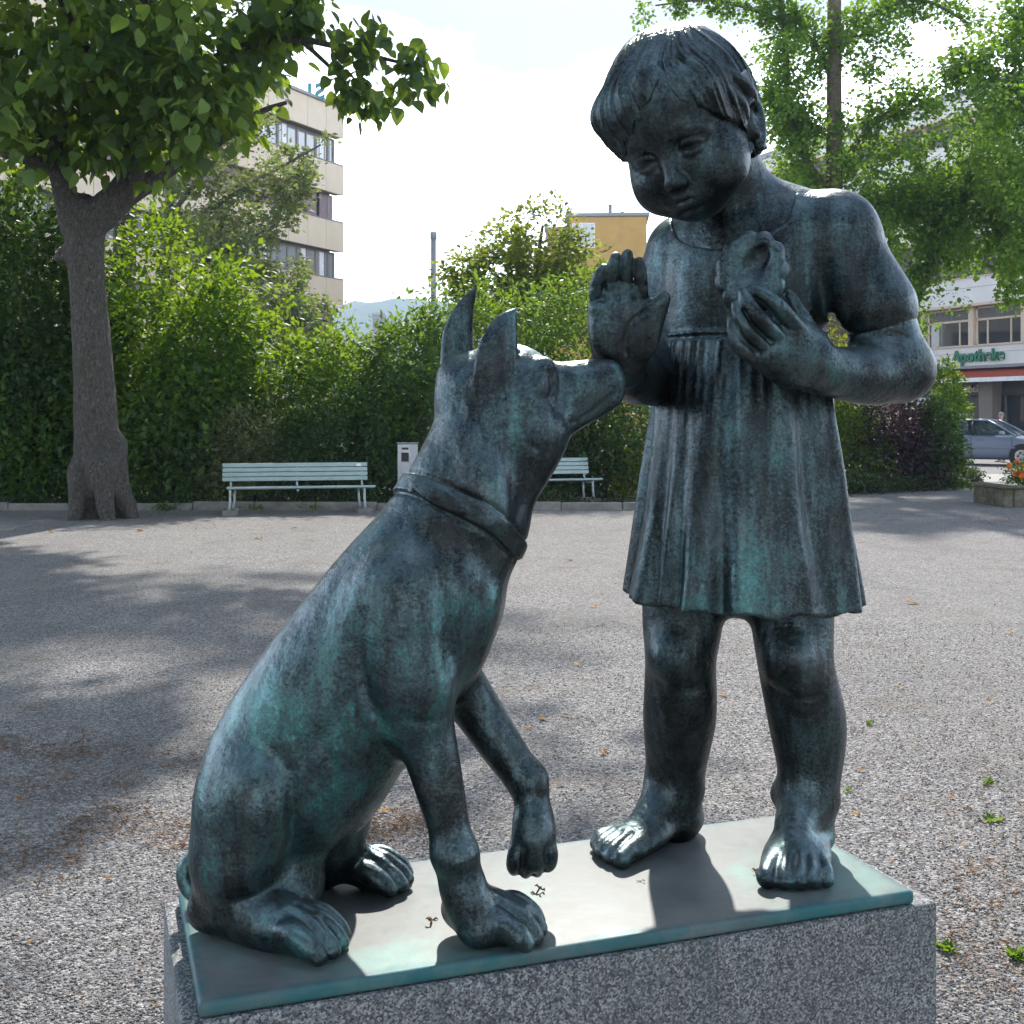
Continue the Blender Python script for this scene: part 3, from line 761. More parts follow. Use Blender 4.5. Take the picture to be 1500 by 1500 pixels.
    # neck opening: everything above a tilted plane round the neck goes
    nb = W(1078, 318, 1.70); nn = unit((-0.42, -0.35, 0.84))
    sl, x, y, z = g.box(nb - .16, nb + .16)
    pd = (x - nb[0]) * nn[0] + (y - nb[1]) * nn[1] + (z - nb[2]) * nn[2]
    qx = (x - nb[0]) - pd * nn[0]; qy = (y - nb[1]) - pd * nn[1]; qz = (z - nb[2]) - pd * nn[2]
    rr = np.sqrt(qx ** 2 + qy ** 2 + qz ** 2) - 0.088
    cut = np.maximum(rr, -(pd + 0.016))
    g.put(sl, cut.astype(np.float32), 0.004, 'carve')
    # waist seam
    sl, x, y, z = g.box((0.15, 1.5, zw - .03), (0.56, 1.9, zw + .03))
    g.F[sl] += 0.0035 * np.exp(-((z - zw) / 0.0035) ** 2) + 0 * x * y
    V, Q = g.mesh(1)
    dress = sdf_obj('dress', V, Q, mat, root); dress.matrix_parent_inverse = inv
    # --- hair
    hs = Sdf(HC - .165, HC + .165, 0.0019)
    sl, x, y, z = hs.box(HC - .165, HC + .165)
    dx, dy, dz = x - HC[0], y - HC[1], z - HC[2]
    lx, ly, lz = [((HR[0, i] * dx + HR[1, i] * dy + HR[2, i] * dz) / HSC).astype(np.float32) for i in range(3)]
    def ellf(c, rr):
        q = [(lx - c[0]) / rr[0], (ly - c[1]) / rr[1], (lz - c[2]) / rr[2]]
        k0 = np.sqrt(q[0] ** 2 + q[1] ** 2 + q[2] ** 2) + 1e-6
        k1 = np.sqrt((q[0] / rr[0]) ** 2 + (q[1] / rr[1]) ** 2 + (q[2] / rr[2]) ** 2) + 1e-6
        return k0 * (k0 - 1) / k1
    out = smin(ellf((0, -.006, .016), (.104, .120, .117)), ellf((0, -.055, -.030), (.082, .066, .075)), 0.04)
    out = smin(out, ellf((-.03, .075, .045), (.072, .040, .045)), 0.03)
    # strands radiate from the crown and sweep round the head
    cxr, cyr, czr = lx - 0.012, ly + 0.045, lz - 0.10
    az = np.arctan2(cxr, cyr); pol = np.sqrt(cxr ** 2 + cyr ** 2 + (0.6 * czr) ** 2)
    sw = az + 2.2 * pol * np.sin(az + .4) + 0.10 * np.sin(pol * 55 + 4 * az)
    loft = np.clip(pol / 0.09, 0.0, 1) ** 1.4
    st = 0.0011 * np.sin(15 * sw + 1.5 * np.sin(5 * sw)) + 0.0010 * np.sin(37 * sw + 2.0 * np.sin(7 * sw + pol * 20)) + 0.0008 * np.sin(79 * sw + 3 * np.sin(pol * 30)) + 0.0005 * np.sin(131 * sw + 2 * np.sin(pol * 40 + sw))
    side = np.clip((0.05 - lz) / 0.08, 0, 1)
    out = out + st * loft * (1 + 0.8 * side)
    # the face opening: a wedge that widens from the parting down to brow and temple
    ragged = 0.0035 * np.sin(21 * sw + 2 * np.sin(6 * sw)) + 0.002 * np.sin(47 * sw)
    ragged = ragged * np.clip((.058 - lz) / .03, 0, 1)
    zz = [-.16, -.07, -.05, -.02, .012, .033, .050, .066, .078, .090]
    xl = np.interp(lz, zz, [-.14, -.11, -.092, -.072, -.042, -.010, .014, .030, .037, .055]).astype(np.float32)
    xr = np.interp(lz, zz, [.14, .10, .078, .070, .060, .050, .044, .040, .037, .018]).astype(np.float32)
    face = -np.minimum(np.minimum(lx - xl, xr - lx) * 0.8, ly - 0.012) + ragged
    out = out + 0.0095 * (1 - np.clip(face / 0.032, 0, 1)) ** 1.3
    # lie on the skull: the body's own field, a few millimetres proud
    gi = [np.clip((a_[...] - s.lo[i]) / s.h, 0, s.n[i] - 1.001) for i, a_ in enumerate((hs.ax[0], hs.ax[1], hs.ax[2]))]
    i0 = [np.floor(a_).astype(int) for a_ in gi]; fr = [(a_ - b_).astype(np.float32) for a_, b_ in zip(gi, i0)]
    Fb = 0
    for c_ in ((0, 0, 0), (1, 0, 0), (0, 1, 0), (0, 0, 1), (1, 1, 0), (1, 0, 1), (0, 1, 1), (1, 1, 1)):
        wx, wy, wz = [(f_ if k_ else 1 - f_) for f_, k_ in zip(fr, c_)]
        Fb = Fb + s.F[np.ix_(i0[0] + c_[0], i0[1] + c_[1], i0[2] + c_[2])] * (wx[:, None, None] * wy[None, :, None] * wz[None, None, :])
    thick = 0.0016 + 0.0090 * np.clip(face / 0.036, 0, 1) ** 1.1
    out = np.maximum(smin(out, Fb - thick + st * loft * 1.2, 0.006), -face)
    # ears stay free, hair ends at the nape
    for q in (1, -1):
        earc = np.sqrt(((lx - q * .102) / .034) ** 2 + ((ly + .010) / .036) ** 2 + ((lz + .060) / .042) ** 2) - 1
        out = np.maximum(out, -earc * 0.026)
    out = np.maximum(out, np.minimum(np.abs(lx) - 0.101, 0.022 - lz))
    nape = -(lz + 0.098 + 0.35 * np.maximum(ly + .02, 0) * -1 + 0.004 * np.sin(19 * sw))
    zt_ = np.where(lx > 0.02, -.060 + .95 * (ly - .02), -.024 + .25 * (ly - .05))
    low = np.minimum(ly - 0.016, (zt_ - lz) * .75) + 0.002 * np.sin(23 * sw)
    out = np.maximum(out, np.maximum(nape, low))
    inner = ellf((0, -.006, .014), (.094, .106, .101))
    out = np.maximum(out, -inner)
    hs.F[sl] = out.astype(np.float32)
    # loose locks over the temple and along the brow
    def lock(rows, rad, k=0.004): hs.tube([hp(*r) for r in rows], rad, k)
    lock([(.050, .070, .080), (.060, .080, .050), (.074, .066, .015), (.082, .044, -.022), (.082, .034, -.052)], [.003, .008, .010, .0105, .004])
    lock([(.060, .060, .080), (.080, .058, .042), (.094, .034, .008), (.097, .020, -.020), (.093, .024, -.042)], [.003, .008, .009, .009, .004])
    lock([(.066, .045, .085), (.094, .030, .040), (.105, .006, .010), (.106, -.010, -.012), (.104, -.012, -.026)], [.003, .007, .009, .008, .004])
    lock([(.085, .045, .06), (.098, .018, .028), (.104, -.002, .0), (.102, .004, -.02)], [.003, .006, .007, .003])
    V, Q = hs.mesh(1)
    hair = sdf_obj('hair', V, Q, mat, root); hair.matrix_parent_inverse = inv
    # --- the ring she holds
    rc = W(1101, 399, 1.560); rf_ = unit((-0.30, -0.94, 0.12)); ru = unit(np.array([0.10, 0, 1]) - rf_ * np.dot([0.10, 0, 1], rf_)); rl = np.cross(ru, rf_) * -1
    RR = np.stack([rl, rf_, ru], 1)
    p = Sdf(rc - .08, rc + .08, 0.0018)
    sl, x, y, z = p.box(rc - .08, rc + .08)
    dx, dy, dz = x - rc[0], y - rc[1], z - rc[2]
    lx, ly, lz = [RR[0, i] * dx + RR[1, i] * dy + RR[2, i] * dz for i in range(3)]
    ex = lx / 0.94; ez = lz / 1.10
    ang = np.arctan2(ez, ex); rad = np.sqrt(ex ** 2 + ez ** 2)
    bumpy = np.abs(np.sin(ang * 5.5 + 0.6))
    dd = np.sqrt(((rad - 0.0325) / 1.15) ** 2 + (ly / 0.95) ** 2) - (0.0130 + 0.0028 * bumpy ** .7 * np.clip((rad - 0.024) / .02, 0, 1.3))
    floor = np.maximum(rad - 0.036, np.abs(ly + 0.002) - 0.0075)
    dd = np.where(True, dd, dd) + 0.0012 * np.sin(lx * 160 + 1) * np.sin(lz * 130) * np.sin(ly * 150 + 2)
    dd = smin(dd, floor, 0.014)
    dent = np.sqrt(((lx + .004 + .35 * (lz - .010)) / .016) ** 2 + ((ly - .014) / .013) ** 2 + ((lz - .010) / .024) ** 2) - 1
    p.F[sl] = (-smin(-dd, dent * .014, 0.005)).astype(np.float32)
    V, Q = p.mesh(1)
    ring = empty('held_ring', tuple(rc))
    ring_m = sdf_obj('scalloped_pastry', V - rc, Q, mat); 
    bpy.data.objects.remove(ring)
    ring_m.location = tuple(rc)
    tag(ring_m, 'round scalloped bronze pastry with a hollow middle held in the fingers of the girl statue', 'pastry')
    return root

# ---------------------------------------------------------------- ground, plinth, bronze plate
def sheet(name, pts, z, mat):
    bm = bmesh.new(); vs = [bm.verts.new((p[0], p[1], z)) for p in pts]; f = bm.faces.new(vs)
    if f.normal.z < 0: f.normal_flip()
    bmesh.ops.recalc_face_normals(bm, faces=bm.faces)
    me = bpy.data.meshes.new(name); bm.to_mesh(me); bm.free(); me.materials.append(mat)
    if me.polygons[0].normal.z < 0: me.flip_normals()
    return obj(name, me)
tag(sheet('ground', [(-1150, -60), (1150, -60), (1150, 1560), (-1150, 1560)], 0.0, M['gravel']), kind='structure')
tag(sheet('planting_bed', [(-30, 19.6), (4.6, 19.6), (7, 24.0), (10.2, 26.3), (10.4, 27.2), (-30, 27.2)], 0.012, M['soil']), kind='structure')
tag(sheet('pavement', [(-60, 27.6), (60, 27.6), (60, 31.4), (-60, 31.4)], 0.006, M['paving']), kind='structure')
tag(sheet('road', [(-80, 31.5), (80, 31.5), (80, 44), (-80, 44)], 0.004, M['asphalt']), kind='structure')

PU = Vector((0.944, 0.330, 0)).normalized(); PV = Vector((-PU.y, PU.x, 0))
PFL = Vector((-0.330, 1.258, 0)); PL, PW = 0.906, 0.318
prz = math.atan2(PU.y, PU.x)
def pp(a, b, z): return PFL + PU * a + PV * b + Vector((0, 0, z))
bm = bmesh.new()
c = pp(PL / 2, PW / 2, 0)
r = bmesh.ops.create_cube(bm, size=1.0)
for v in bm.verts: v.co = Vector((v.co.x * PL, v.co.y * PW, v.co.z * 0.017))
bmesh.ops.bevel(bm, geom=list(bm.edges), offset=0.006, segments=3, affect='EDGES', profile=0.6)
me = bpy.data.meshes.new('bronze_plate'); bm.to_mesh(me); bm.free(); me.materials.append(M['bronze_plate'])
for p_ in me.polygons: p_.use_smooth = True
plate = obj('bronze_plate', me, loc=(c.x, c.y, PLATE_Z - 0.0085), rot=(0, 0, prz))
tag(plate, 'flat bronze base plate with a worn turquoise edge lying on the granite block', 'plate')
bm = bmesh.new()
bmesh.ops.create_cube(bm, size=1.0)
d = (PL + 0.018 + 0.032, PW + 0.004 + 0.014, 0.912)
for v in bm.verts: v.co = Vector((v.co.x * d[0], v.co.y * d[1], v.co.z * d[2]))
bmesh.ops.bevel(bm, geom=list(bm.edges), offset=0.005, segments=2, affect='EDGES', profile=0.6)
me = bpy.data.meshes.new('granite_plinth'); bm.to_mesh(me); bm.free(); me.materials.append(M['granite'])
c = pp(PL / 2 + 0.007, PW / 2 + 0.005, 0)
tag(obj('granite_plinth', me, loc=(c.x, c.y, 0.456), rot=(0, 0, prz)), 'rectangular speckled grey granite plinth carrying the bronze girl and dog', 'plinth')

# small dry bits lying on the plate
def twig(px, py, label, sc=1.0, seed=0):
    q = random.Random(seed); Y = FPX * (EYE - PLATE_Z) / (py - 608)
    b = W(px, py, Y); m = MB()
    a0 = q.uniform(0, 6.28)
    pts = [Vector((b[0], b[1], PLATE_Z + .0018)) + Vector((math.cos(a0) * s_, math.sin(a0) * s_, 0.004 * math.sin(i * 1.9))) * sc for i, s_ in enumerate((-.010, -.004, .003, .010))]
    m.tube(pts, [.0008 * sc, .0012 * sc, .0011 * sc, .0006 * sc], 5)
    for k in range(5):
        i = q.randint(0, 3); a = a0 + q.choice((-1, 1)) * q.uniform(.7, 1.5)
        m.tube([pts[i], pts[i] + Vector((math.cos(a) * .004, math.sin(a) * .004, .003)) * sc, pts[i] + Vector((math.cos(a) * .007, math.sin(a) * .008, .001)) * sc], [.0009 * sc, .0014 * sc, .0003 * sc], 5)
    tag(m.build('dry_twig', M['twig']), label, 'twig', 'dry bits on the bronze plate')
twig(632, 1353, 'curled dry brown twig lying on the plate between the dog\'s hind foot and front paw', 1.0, 3)
twig(787, 1309, 'forked dry brown twig lying on the plate below the lifted paw', 1.1, 5)
twig(1107, 1279, 'tiny dry brown sprig on the plate beside the girl\'s left big toe', 0.8, 8)
twig(940, 1292, 'tiny brown crumb of bark on the plate in front of the girl\'s right foot', 0.45, 9)

# ---------------------------------------------------------------- gravel near the camera, litter, leaves
def pebbles():
    n = 90000
    Y = 2.9 + 6.0 * rng.random(n) ** 1.7
    X = (rng.random(n) - 0.5) * (Y * 0.90 + 0.5)
    # octahedra, squashed and turned
    base = np.array([[1, 0, 0], [0, 1, 0], [-1, 0, 0], [0, -1, 0], [0, 0, 1], [0, 0, -.4]], np.float32)
    fc = np.array([[0, 1, 4], [1, 2, 4], [2, 3, 4], [3, 0, 4], [1, 0, 5], [2, 1, 5], [3, 2, 5], [0, 3, 5]])
    sz = 0.0027 + 0.0036 * rng.random(n) ** 2
    sc = np.stack([sz * rng.uniform(.8, 1.5, n), sz * rng.uniform(.7, 1.1, n), sz * rng.uniform(.5, .95, n)], 1)
    jit = 1 + 0.35 * (rng.random((n, 6, 3)) - .5)
    v = base[None] * jit * sc[:, None, :]
    a = rng.random(n) * 6.283; ca, sa = np.cos(a)[:, None], np.sin(a)[:, None]
    tl = (rng.random(n)[:, None] - .5) * 1.0
    x, y, z = v[..., 0], v[..., 1], v[..., 2]
    z2 = z + x * tl
    V = np.stack([x * ca - y * sa + X[:, None], x * sa + y * ca + Y[:, None], z2 + (sz * 0.25)[:, None]], -1).reshape(-1, 3)
    F = (fc[None] + (np.arange(n) * 6)[:, None, None]).reshape(-1, 3)
    o = obj('gravel', mesh_np('gravel', V, F, M['pebbles'], False))
    tag(o, 'loose grey gravel stones scattered over the square', 'gravel', kind='stuff')
pebbles()

def leaf_quads(P, D, N, L, Wd, fold=0.12):
    """folded diamond leaves: P base, D direction, N normal, L length, Wd width"""
    Sd = np.cross(D, N); Sd /= np.linalg.norm(Sd, axis=1, keepdims=True) + 1e-9
    N2 = np.cross(Sd, D)
    L = np.broadcast_to(L, (len(P),))[:, None]; Wd = np.broadcast_to(Wd, (len(P),))[:, None]
    a = P; b = P + D * L * .42 + Sd * Wd * .5 + N2 * Wd * fold; c_ = P + D * L; d_ = P + D * L * .42 - Sd * Wd * .5 + N2 * Wd * fold
    V = np.stack([a, b, c_, d_], 1).reshape(-1, 3)
    k = np.arange(len(P))[:, None] * 4
    F = np.concatenate([np.stack([k + 0, k + 1, k + 2], 2), np.stack([k + 0, k + 2, k + 3], 2)], 1).reshape(-1, 3)
    return V, F
def rand_unit(n, g=rng):
    v = g.normal(size=(n, 3)); return v / np.linalg.norm(v, axis=1, keepdims=True)

def litter():
    P = []
    def patch(px0, px1, py, spread, n):
        px = rng.uniform(px0, px1, n); yy = py + rng.normal(0, spread, n) + 10 * np.sin(px / 37.0)
        Y = FPX * EYE / (yy - 608); P.append(np.stack([(px - 750) * Y / FPX, Y, 0.006 + 0.012 * rng.random(n)], 1))
    patch(-40, 130, 1095, 9, 300); patch(60, 300, 1108, 11, 300); patch(-40, 210, 1150, 13, 300); patch(90, 330, 1215, 17, 600)
    patch(480, 640, 1212, 18, 700); patch(330, 480, 1228, 16, 300); patch(-60, 120, 1260, 20, 250)
    patch(1380, 1560, 1330, 90, 500); patch(1300, 1560, 1180, 60, 250)
    patch(1430, 1560, 752, 5, 700); patch(40, 320, 762, 5, 500); patch(500, 760, 752, 4, 300); patch(760, 1000, 752, 4, 250)
    k = 2600; Yk = 2.9 + 12 * rng.random(k) ** 1.2
    P.append(np.stack([(rng.random(k) - .5) * Yk * .92, Yk, 0.008 + 0.008 * rng.random(k)], 1))
    P = np.vstack(P); n = len(P)
    D = rand_unit(n); D[:, 2] *= 0.25; D /= np.linalg.norm(D, axis=1, keepdims=True)
    N = np.array([0, 0, 1.]) + 0.5 * rand_unit(n)
    V, F = leaf_quads(P, D, N, rng.uniform(.012, .045, n), rng.uniform(.003, .010, n), .3)
    tag(obj('leaf_litter', mesh_np('leaf_litter', V, F, M['litter'])), 'brown scraps of dry leaves and blossom strewn on the gravel', 'litter', kind='stuff')
litter()
def fallen():
    spots = [(795, 1055), (775, 1068), (833, 822), (1430, 1280), (1285, 930), (1283, 763), (822, 1152), (1170, 958), (845, 975), (852, 1155), (690, 1052), (60, 1040), (235, 1010), (1050, 905), (1320, 1010), (1345, 1085), (1255, 1195), (1395, 1170), (1452, 1030), (1262, 1130), (565, 1190), (30, 1175), (160, 1290), (45, 1385), (870, 890), (1060, 1020), (885, 1105), (830, 1050), (1240, 880), (380, 790), (430, 775), (75, 780), (205, 778), (1480, 930), (1335, 885)]
    labs = ["pale yellow leaf on the gravel between lifted paw and girl's calf, upper of two", "larger pale leaf on the gravel right beside the dog's lifted foreleg", 'small reddish leaf on the sunny gravel left of the dress hem', "orange leaf on the gravel close to the right edge, level with the girl's foot", 'brown leaf on the sunny gravel right of the skirt', 'orange yellow leaf far back on the gravel below the hedge at the right', 'bright yellow leaf on the gravel just right of the bent paw wrist', "orange leaf on the gravel between the girl's knees", "orange leaf on the gravel left of the girl's knee", 'small orange leaf touching the yellow one right of the bent paw wrist', 'small brown leaf on the gravel inside the bend of the lifted foreleg', "brown leaf in the shade at the left edge, level with the dog's elbow", "small tan leaf on the gravel close behind the dog's back", "tan leaf on the gravel between the girl's thighs and the hem", "orange leaf on the sunny gravel right of the girl's left knee", "reddish leaf on the gravel right of the girl's calf", "orange leaf on the gravel just right of the girl's left ankle", 'reddish leaf on the gravel at the right, level with the ankle', "small leaf at the far right, level with the girl's knee", "yellowish leaf on the gravel right of the girl's shin", "orange leaf in the brown litter between the dog's hind and front legs", 'orange leaf in the brown litter at the left edge', "tan leaf on the gravel left of the dog's tail", 'brown leaf in the bottom left corner of the gravel', 'small orange leaf under the left side of the skirt hem', "orange leaf on the gravel between the girl's calves, upper of two", "orange leaf left of the girl's right shin", 'orange leaf on the gravel midway between foreleg and shin', "small orange leaf right under the skirt's right hem corner", 'light curled leaf on the gravel in front of the left bench', "small leaf on the gravel right in front of the left bench's right half", 'dark brown leaf on the gravel in front of the big trunk', "tan leaf on the gravel right of the big trunk's foot", 'small orange leaf at the far right, level with the dress hem', 'orange leaf on the sunny gravel right of the dress hem']
    q = random.Random(4)
    ms = []
    for k in range(4):
        bm = bmesh.new(); n = 9; ctr = bm.verts.new((0, 0, .004))
        ring = []
        for i in range(n):
            a = 6.283 * i / n; r_ = .5 * (1 + .25 * math.sin(3 * a + k)) * (1.25 if i == 0 else 1)
            ring.append(bm.verts.new((r_ * math.cos(a), .62 * r_ * math.sin(a), .10 * math.cos(2 * a + k) + .10 * q.random())))
        for i in range(n): bm.faces.new((ctr, ring[i], ring[(i + 1) % n]))
        me = bpy.data.meshes.new('fallen_leaf'); bm.to_mesh(me); bm.free(); me.materials.append(M['leaf_one']); ms.append(me)
    for i, (px, py) in enumerate(spots):
        Y = FPX * EYE / (py - 608); w = W(px, py, Y)
        s_ = q.uniform(.6, 1.1) * (0.045 if Y < 9 else 0.10)
        o = obj('fallen_leaf', ms[i % 4], loc=(w[0], w[1], 0.012), rot=(q.uniform(-.3, .3), q.uniform(-.3, .3), q.uniform(0, 6.28)))
        o.scale = (s_, s_, s_)
        tag(o, labs[i], 'fallen leaf', 'fallen leaves scattered on the gravel')
M['leaf_one'] = leaf_mat('fallen_leaf', [(0.20, 0.09, 0.025), (0.38, 0.19, 0.045), (0.50, 0.30, 0.08)], (0.5, 0.25, 0.05), 0.7, 0.2, island=False)
fallen()
def weeds():
    q = np.random.default_rng(11)
    for (px, py, n, L, lab) in ((1385, 1392, 34, .036, 'small green weed beside the right edge of the plinth'), (1488, 1405, 40, .040, 'green weed in the bottom right corner of the gravel'), (1448, 1150, 14, .035, 'tiny weed rosette on the sunny gravel, upper of two at the right'), (1452, 1203, 16, .04, 'tiny weed rosette on the sunny gravel, lower of two at the right'), (1273, 1062, 14, .03, 'bright green seedling in the gravel right of the girl\'s calf'), (1246, 1160, 10, .03, 'yellowish seedling in the gravel close to the girl\'s left ankle')):
        Y = FPX * EYE / (py - 608); w = W(px, py, Y)
        P = np.array([w[0], w[1], 0.004]) + q.normal(0, .010, (n, 3)) * [1, 1, .2]
        D = q.normal(size=(n, 3)); D[:, 2] = np.abs(D[:, 2]) * .7 + .3; D /= np.linalg.norm(D, axis=1, keepdims=True)
        V, F = leaf_quads(P, D, q.normal(0, .4, (n, 3)) + [0, 0, 1], q.uniform(.6, 1.1, n) * L, q.uniform(.35, .5, n) * L, .1)
        tag(obj('weed', mesh_np('weed', V, F, M['shrub_mid'])), lab, 'weed', 'weeds sprouting in the gravel')
weeds()

# ---------------------------------------------------------------- kerb along the bed
kerb = empty('kerb', (0, 19.5, 0)); tag(kerb, 'low row of grey kerb stones edging the planting bed', 'kerb')
q = random.Random(2)
km = MB().box((0, 0, 0.05), (0.99, 0.12, 0.16), bev=0.012).mesh('kerb_stone', M['kerb'])
for i in range(-13, 5):
    o = obj('kerb_stone', km, kerb, loc=(i * 1.0 + .3, q.uniform(-.012, .012), q.uniform(-.02, .01)), rot=(q.uniform(-.02, .02), 0, q.uniform(-.012, .012)))

# ---------------------------------------------------------------- benches
def bench(x, y, rz, length, label):
    root = empty('park_bench', (x, y, 0), rz); tag(root, label, 'bench', 'pale green park benches in front of the shrubs')
    h = length / 2
    sm = MB().box((0, 0, 0), (length, 0.030, 0.066), bev=0.006).mesh('back_slat', M['slat'])
    for i in range(4):
        obj('back_slat', sm, root, loc=(-0.02, 0.300 + 0.018 * i, 0.525 + 0.0735 * i), rot=(math.radians(-13), 0, 0))
    ss = MB().box((0, 0, 0), (length, 0.085, 0.036), bev=0.008).mesh('seat_slat', M['slat'])
    for i in range(4):
        obj('seat_slat', ss, root, loc=(0.06, -0.19 + 0.10 * i, 0.418 - 0.010 * i), rot=(math.radians(-4), 0, 0))
    for sx in (-1, 1):
        lx = sx * (h - 0.11)
        MB().tube([(lx, -0.17, 0.39), (lx, -0.19, 0.22), (lx + .02 * sx, -0.18, 0.03)], 0.019, 8).build('leg', M['steel_paint'], root)
        MB().tube([(lx - .07 * sx, 0.12, 0.38), (lx - .06 * sx, 0.16, 0.2), (lx - .03 * sx, 0.20, 0.03)], 0.019, 8).build('leg', M['steel_paint'], root)
        MB().tube([(lx, -0.21, 0.372), (lx, 0.14, 0.345), (lx, 0.30, 0.46), (lx, 0.385, 0.765)], 0.016, 8).build('frame', M['steel_paint'], root)
        MB().box((lx - .0 * sx, -0.06, 0.03), (0.24, 0.52, 0.10), bev=0.02).build('footing', M['kerb'], root)
    MB().tube([(0, -0.21, 0.372), (0, 0.14, 0.345), (0, 0.30, 0.46), (0, 0.385, 0.765)], 0.016, 8).build('frame', M['steel_paint'], root)
    return root
b1 = bench(-3.40, 18.95, math.radians(12), 2.30, 'pale green slatted park bench standing left of the dog')
lb = MB(); lb.box((0.99, 0.336, 0.742), (0.075, 0.004, 0.045), rot=Matrix.Rotation(math.radians(-13), 3, 'X')); sgn = lb.build('sticker', M['white'], b1)
b2 = bench(0.38, 21.0, math.radians(16), 2.30, 'pale green slatted park bench partly hidden behind the dog\'s neck')

# ---------------------------------------------------------------- stainless litter bin
bn = empty('litter_bin', (-1.72, 19.7, 0), math.radians(-32)); tag(bn, 'slim stainless steel litter bin with a dark slot, between the two benches', 'litter bin')
m = MB(); m.box((0, 0, 0.55), (0.27, 0.22, 1.06), bev=0.012); m.build('body', M['stainless'], bn)
MB().box((0, 0, 1.09), (0.285, 0.235, 0.02), bev=0.006).build('lid', M['stainless'], bn)
MB().box((0.03, -0.112, 0.86), (0.15, 0.012, 0.15), bev=0.004).build('opening', M['dark'], bn)
MB().box((0.03, -0.113, 1.00), (0.13, 0.012, 0.035), bev=0.003).build('ash_slot', M['dark'], bn)
MB().box((0.03, -0.118, 0.785), (0.17, 0.02, 0.012), bev=0.003).build('rim', M['grey_metal'], bn)

# ---------------------------------------------------------------- mossy trough with flowers at the right
tr = empty('stone_trough', (9.0, 20.2, 0), math.radians(3)); tag(tr, 'low mossy stone planter wall at the right edge filled with orange flowers', 'planter')
MB().box((-0.66, 0.5, 0.15), (0.16, 1.2, 0.32), bev=0.02).build('end_wall', M['moss_stone'], tr)
MB().box((0.65, -0.02, 0.15), (2.45, 0.16, 0.32), bev=0.02).build('front_wall', M['moss_stone'], tr)
MB().box((0.55, -0.02, 0.335), (2.70, 0.24, 0.05), bev=0.012).build('cap_stone', M['moss_stone'], tr)
MB().box((-0.66, 0.55, 0.335), (0.24, 1.1, 0.049), bev=0.012).build('cap_stone', M['moss_stone'], tr)
MB().box((0.65, 0.55, 0.16), (2.4, 1.0, 0.26)).build('soil', M['soil'], tr)

# ---------------------------------------------------------------- left office block
def office():
    A = Vector((-10.2, 72.0, 0)); d = Vector((-0.447, -0.894, 0)); nrm = Vector((0.894, -0.447, 0))
    root = empty('office_building', A, math.atan2(d.y, d.x))      # local +x runs along the front towards the camera
    tag(root, 'beige panelled office block with strip windows and mauve blinds rising behind the left trees', 'building')
    # local: x along the facade, y = outwards to the viewer's side is +y or -y
    R_ = Matrix.Rotation(-math.atan2(d.y, d.x), 3, 'Z'); oy = 1 if (R_ @ nrm).y > 0 else -1
    LEN = 32.4; mod = 1.8
    top = 19.95; pitch = 3.42; bandh = 1.78
    MB().box((LEN / 2, -oy * 6.6, 9.4), (LEN - 1.4, 12.0, 18.6)).build('wall', M['beige_back'], root)
    MB().box((LEN / 2, -oy * 6.2, top + 0.06), (LEN + 0.3, 12.9, 0.16)).build('roof', M['grey_metal'], root)
    pm = MB().box((0, 0, 0), (mod - 0.03, 0.14, bandh - .04), bev=0.01).mesh('panel', M['beige'])
    n = int(LEN / mod)
    for k in range(6):
        zb = top - k * pitch - bandh / 2
        MB().box((LEN / 2, -oy * 0.33, zb), (LEN, 0.46, bandh - .1)).build('band', M['beige_back'], root)
        for i in range(n): obj('panel', pm, root, loc=(mod * (i + .5), oy * 0.0, zb))
        MB().box((LEN / 2, oy * .02, zb + bandh / 2 + .01), (LEN, 0.22, 0.04)).build('coping', M['grey_metal'], root)
        zw = zb - bandh / 2 - (pitch - bandh) / 2; hh = pitch - bandh
        if k == 5: break
        if k in (1, 3):
            bm_ = MB().box((0, 0, 0), (mod - 0.07, 0.05, hh - .02)).mesh('blind', M['purple_blind'])
            for i in range(n):
                if i == 0: continue
                obj('blind', bm_, root, loc=(mod * (i + .5) - .2, -oy * 0.56, zw))
            MB().box((mod * .62, -oy * 0.56, zw), (mod * .9, 0.05, hh - .02)).build('blind', M['purple_blind'], root)
        else:
            fm = MB(); fm.box((-mod / 2, 0, 0), (0.16, 0.12, hh)); fm.box((0.05, 0, 0), (0.07, 0.10, hh)); fm.box((0, 0, hh / 2 - .05), (mod, 0.10, 0.1)); fm.box((0, 0, -hh / 2 + .05), (mod, 0.10, 0.1))
            fme = fm.mesh('window', M['win_frame'])
            gme = MB().box((0, 0, 0), (mod - .1, 0.02, hh - .1)).mesh('pane', M['glass_sky'])
            cme = MB().box((0, 0, 0), (0.42, 0.03, hh - .12)).mesh('curtain', M['white'])
            for i in range(n):
                w_ = obj('window', fme, root, loc=(mod * (i + .5) + .2, -oy * 0.56, zw))
                obj('pane', gme, w_, loc=(0, -oy * .02, 0))
                if (i * 7 + k) % 3 != 1: obj('curtain', cme, w_, loc=(0.3, oy * .012, 0))
    MB().box((0.75, -oy * .60, 9.2), (0.22, 0.2, 18.2)).build('corner_post', M['win_frame'], root)
    # roof letters, seen from behind
    cu = bpy.data.curves.new('roof_letters', 'FONT'); cu.body = 'SI'; cu.size = 1.25; cu.extrude = 0.10; cu.offset = 0.035; cu.space_character = 1.25
    to = bpy.data.objects.new('roof_letters', cu); COL.objects.link(to)
    dg = bpy.context.evaluated_depsgraph_get(); me = bpy.data.meshes.new_from_object(to.evaluated_get(dg)); bpy.data.objects.remove(to)
    me.name = 'roof_letters'; me.materials.clear(); me.materials.append(M['teal_letter'])
    return root, me, A, d, nrm
office_root, roof_me, OA, Od, On = office()
lp = Vector(W(476, 600, 69.5))
lo = obj('roof_sign', roof_me, loc=(lp.x, lp.y, 19.95), rot=(math.radians(90), 0, math.radians(180)))
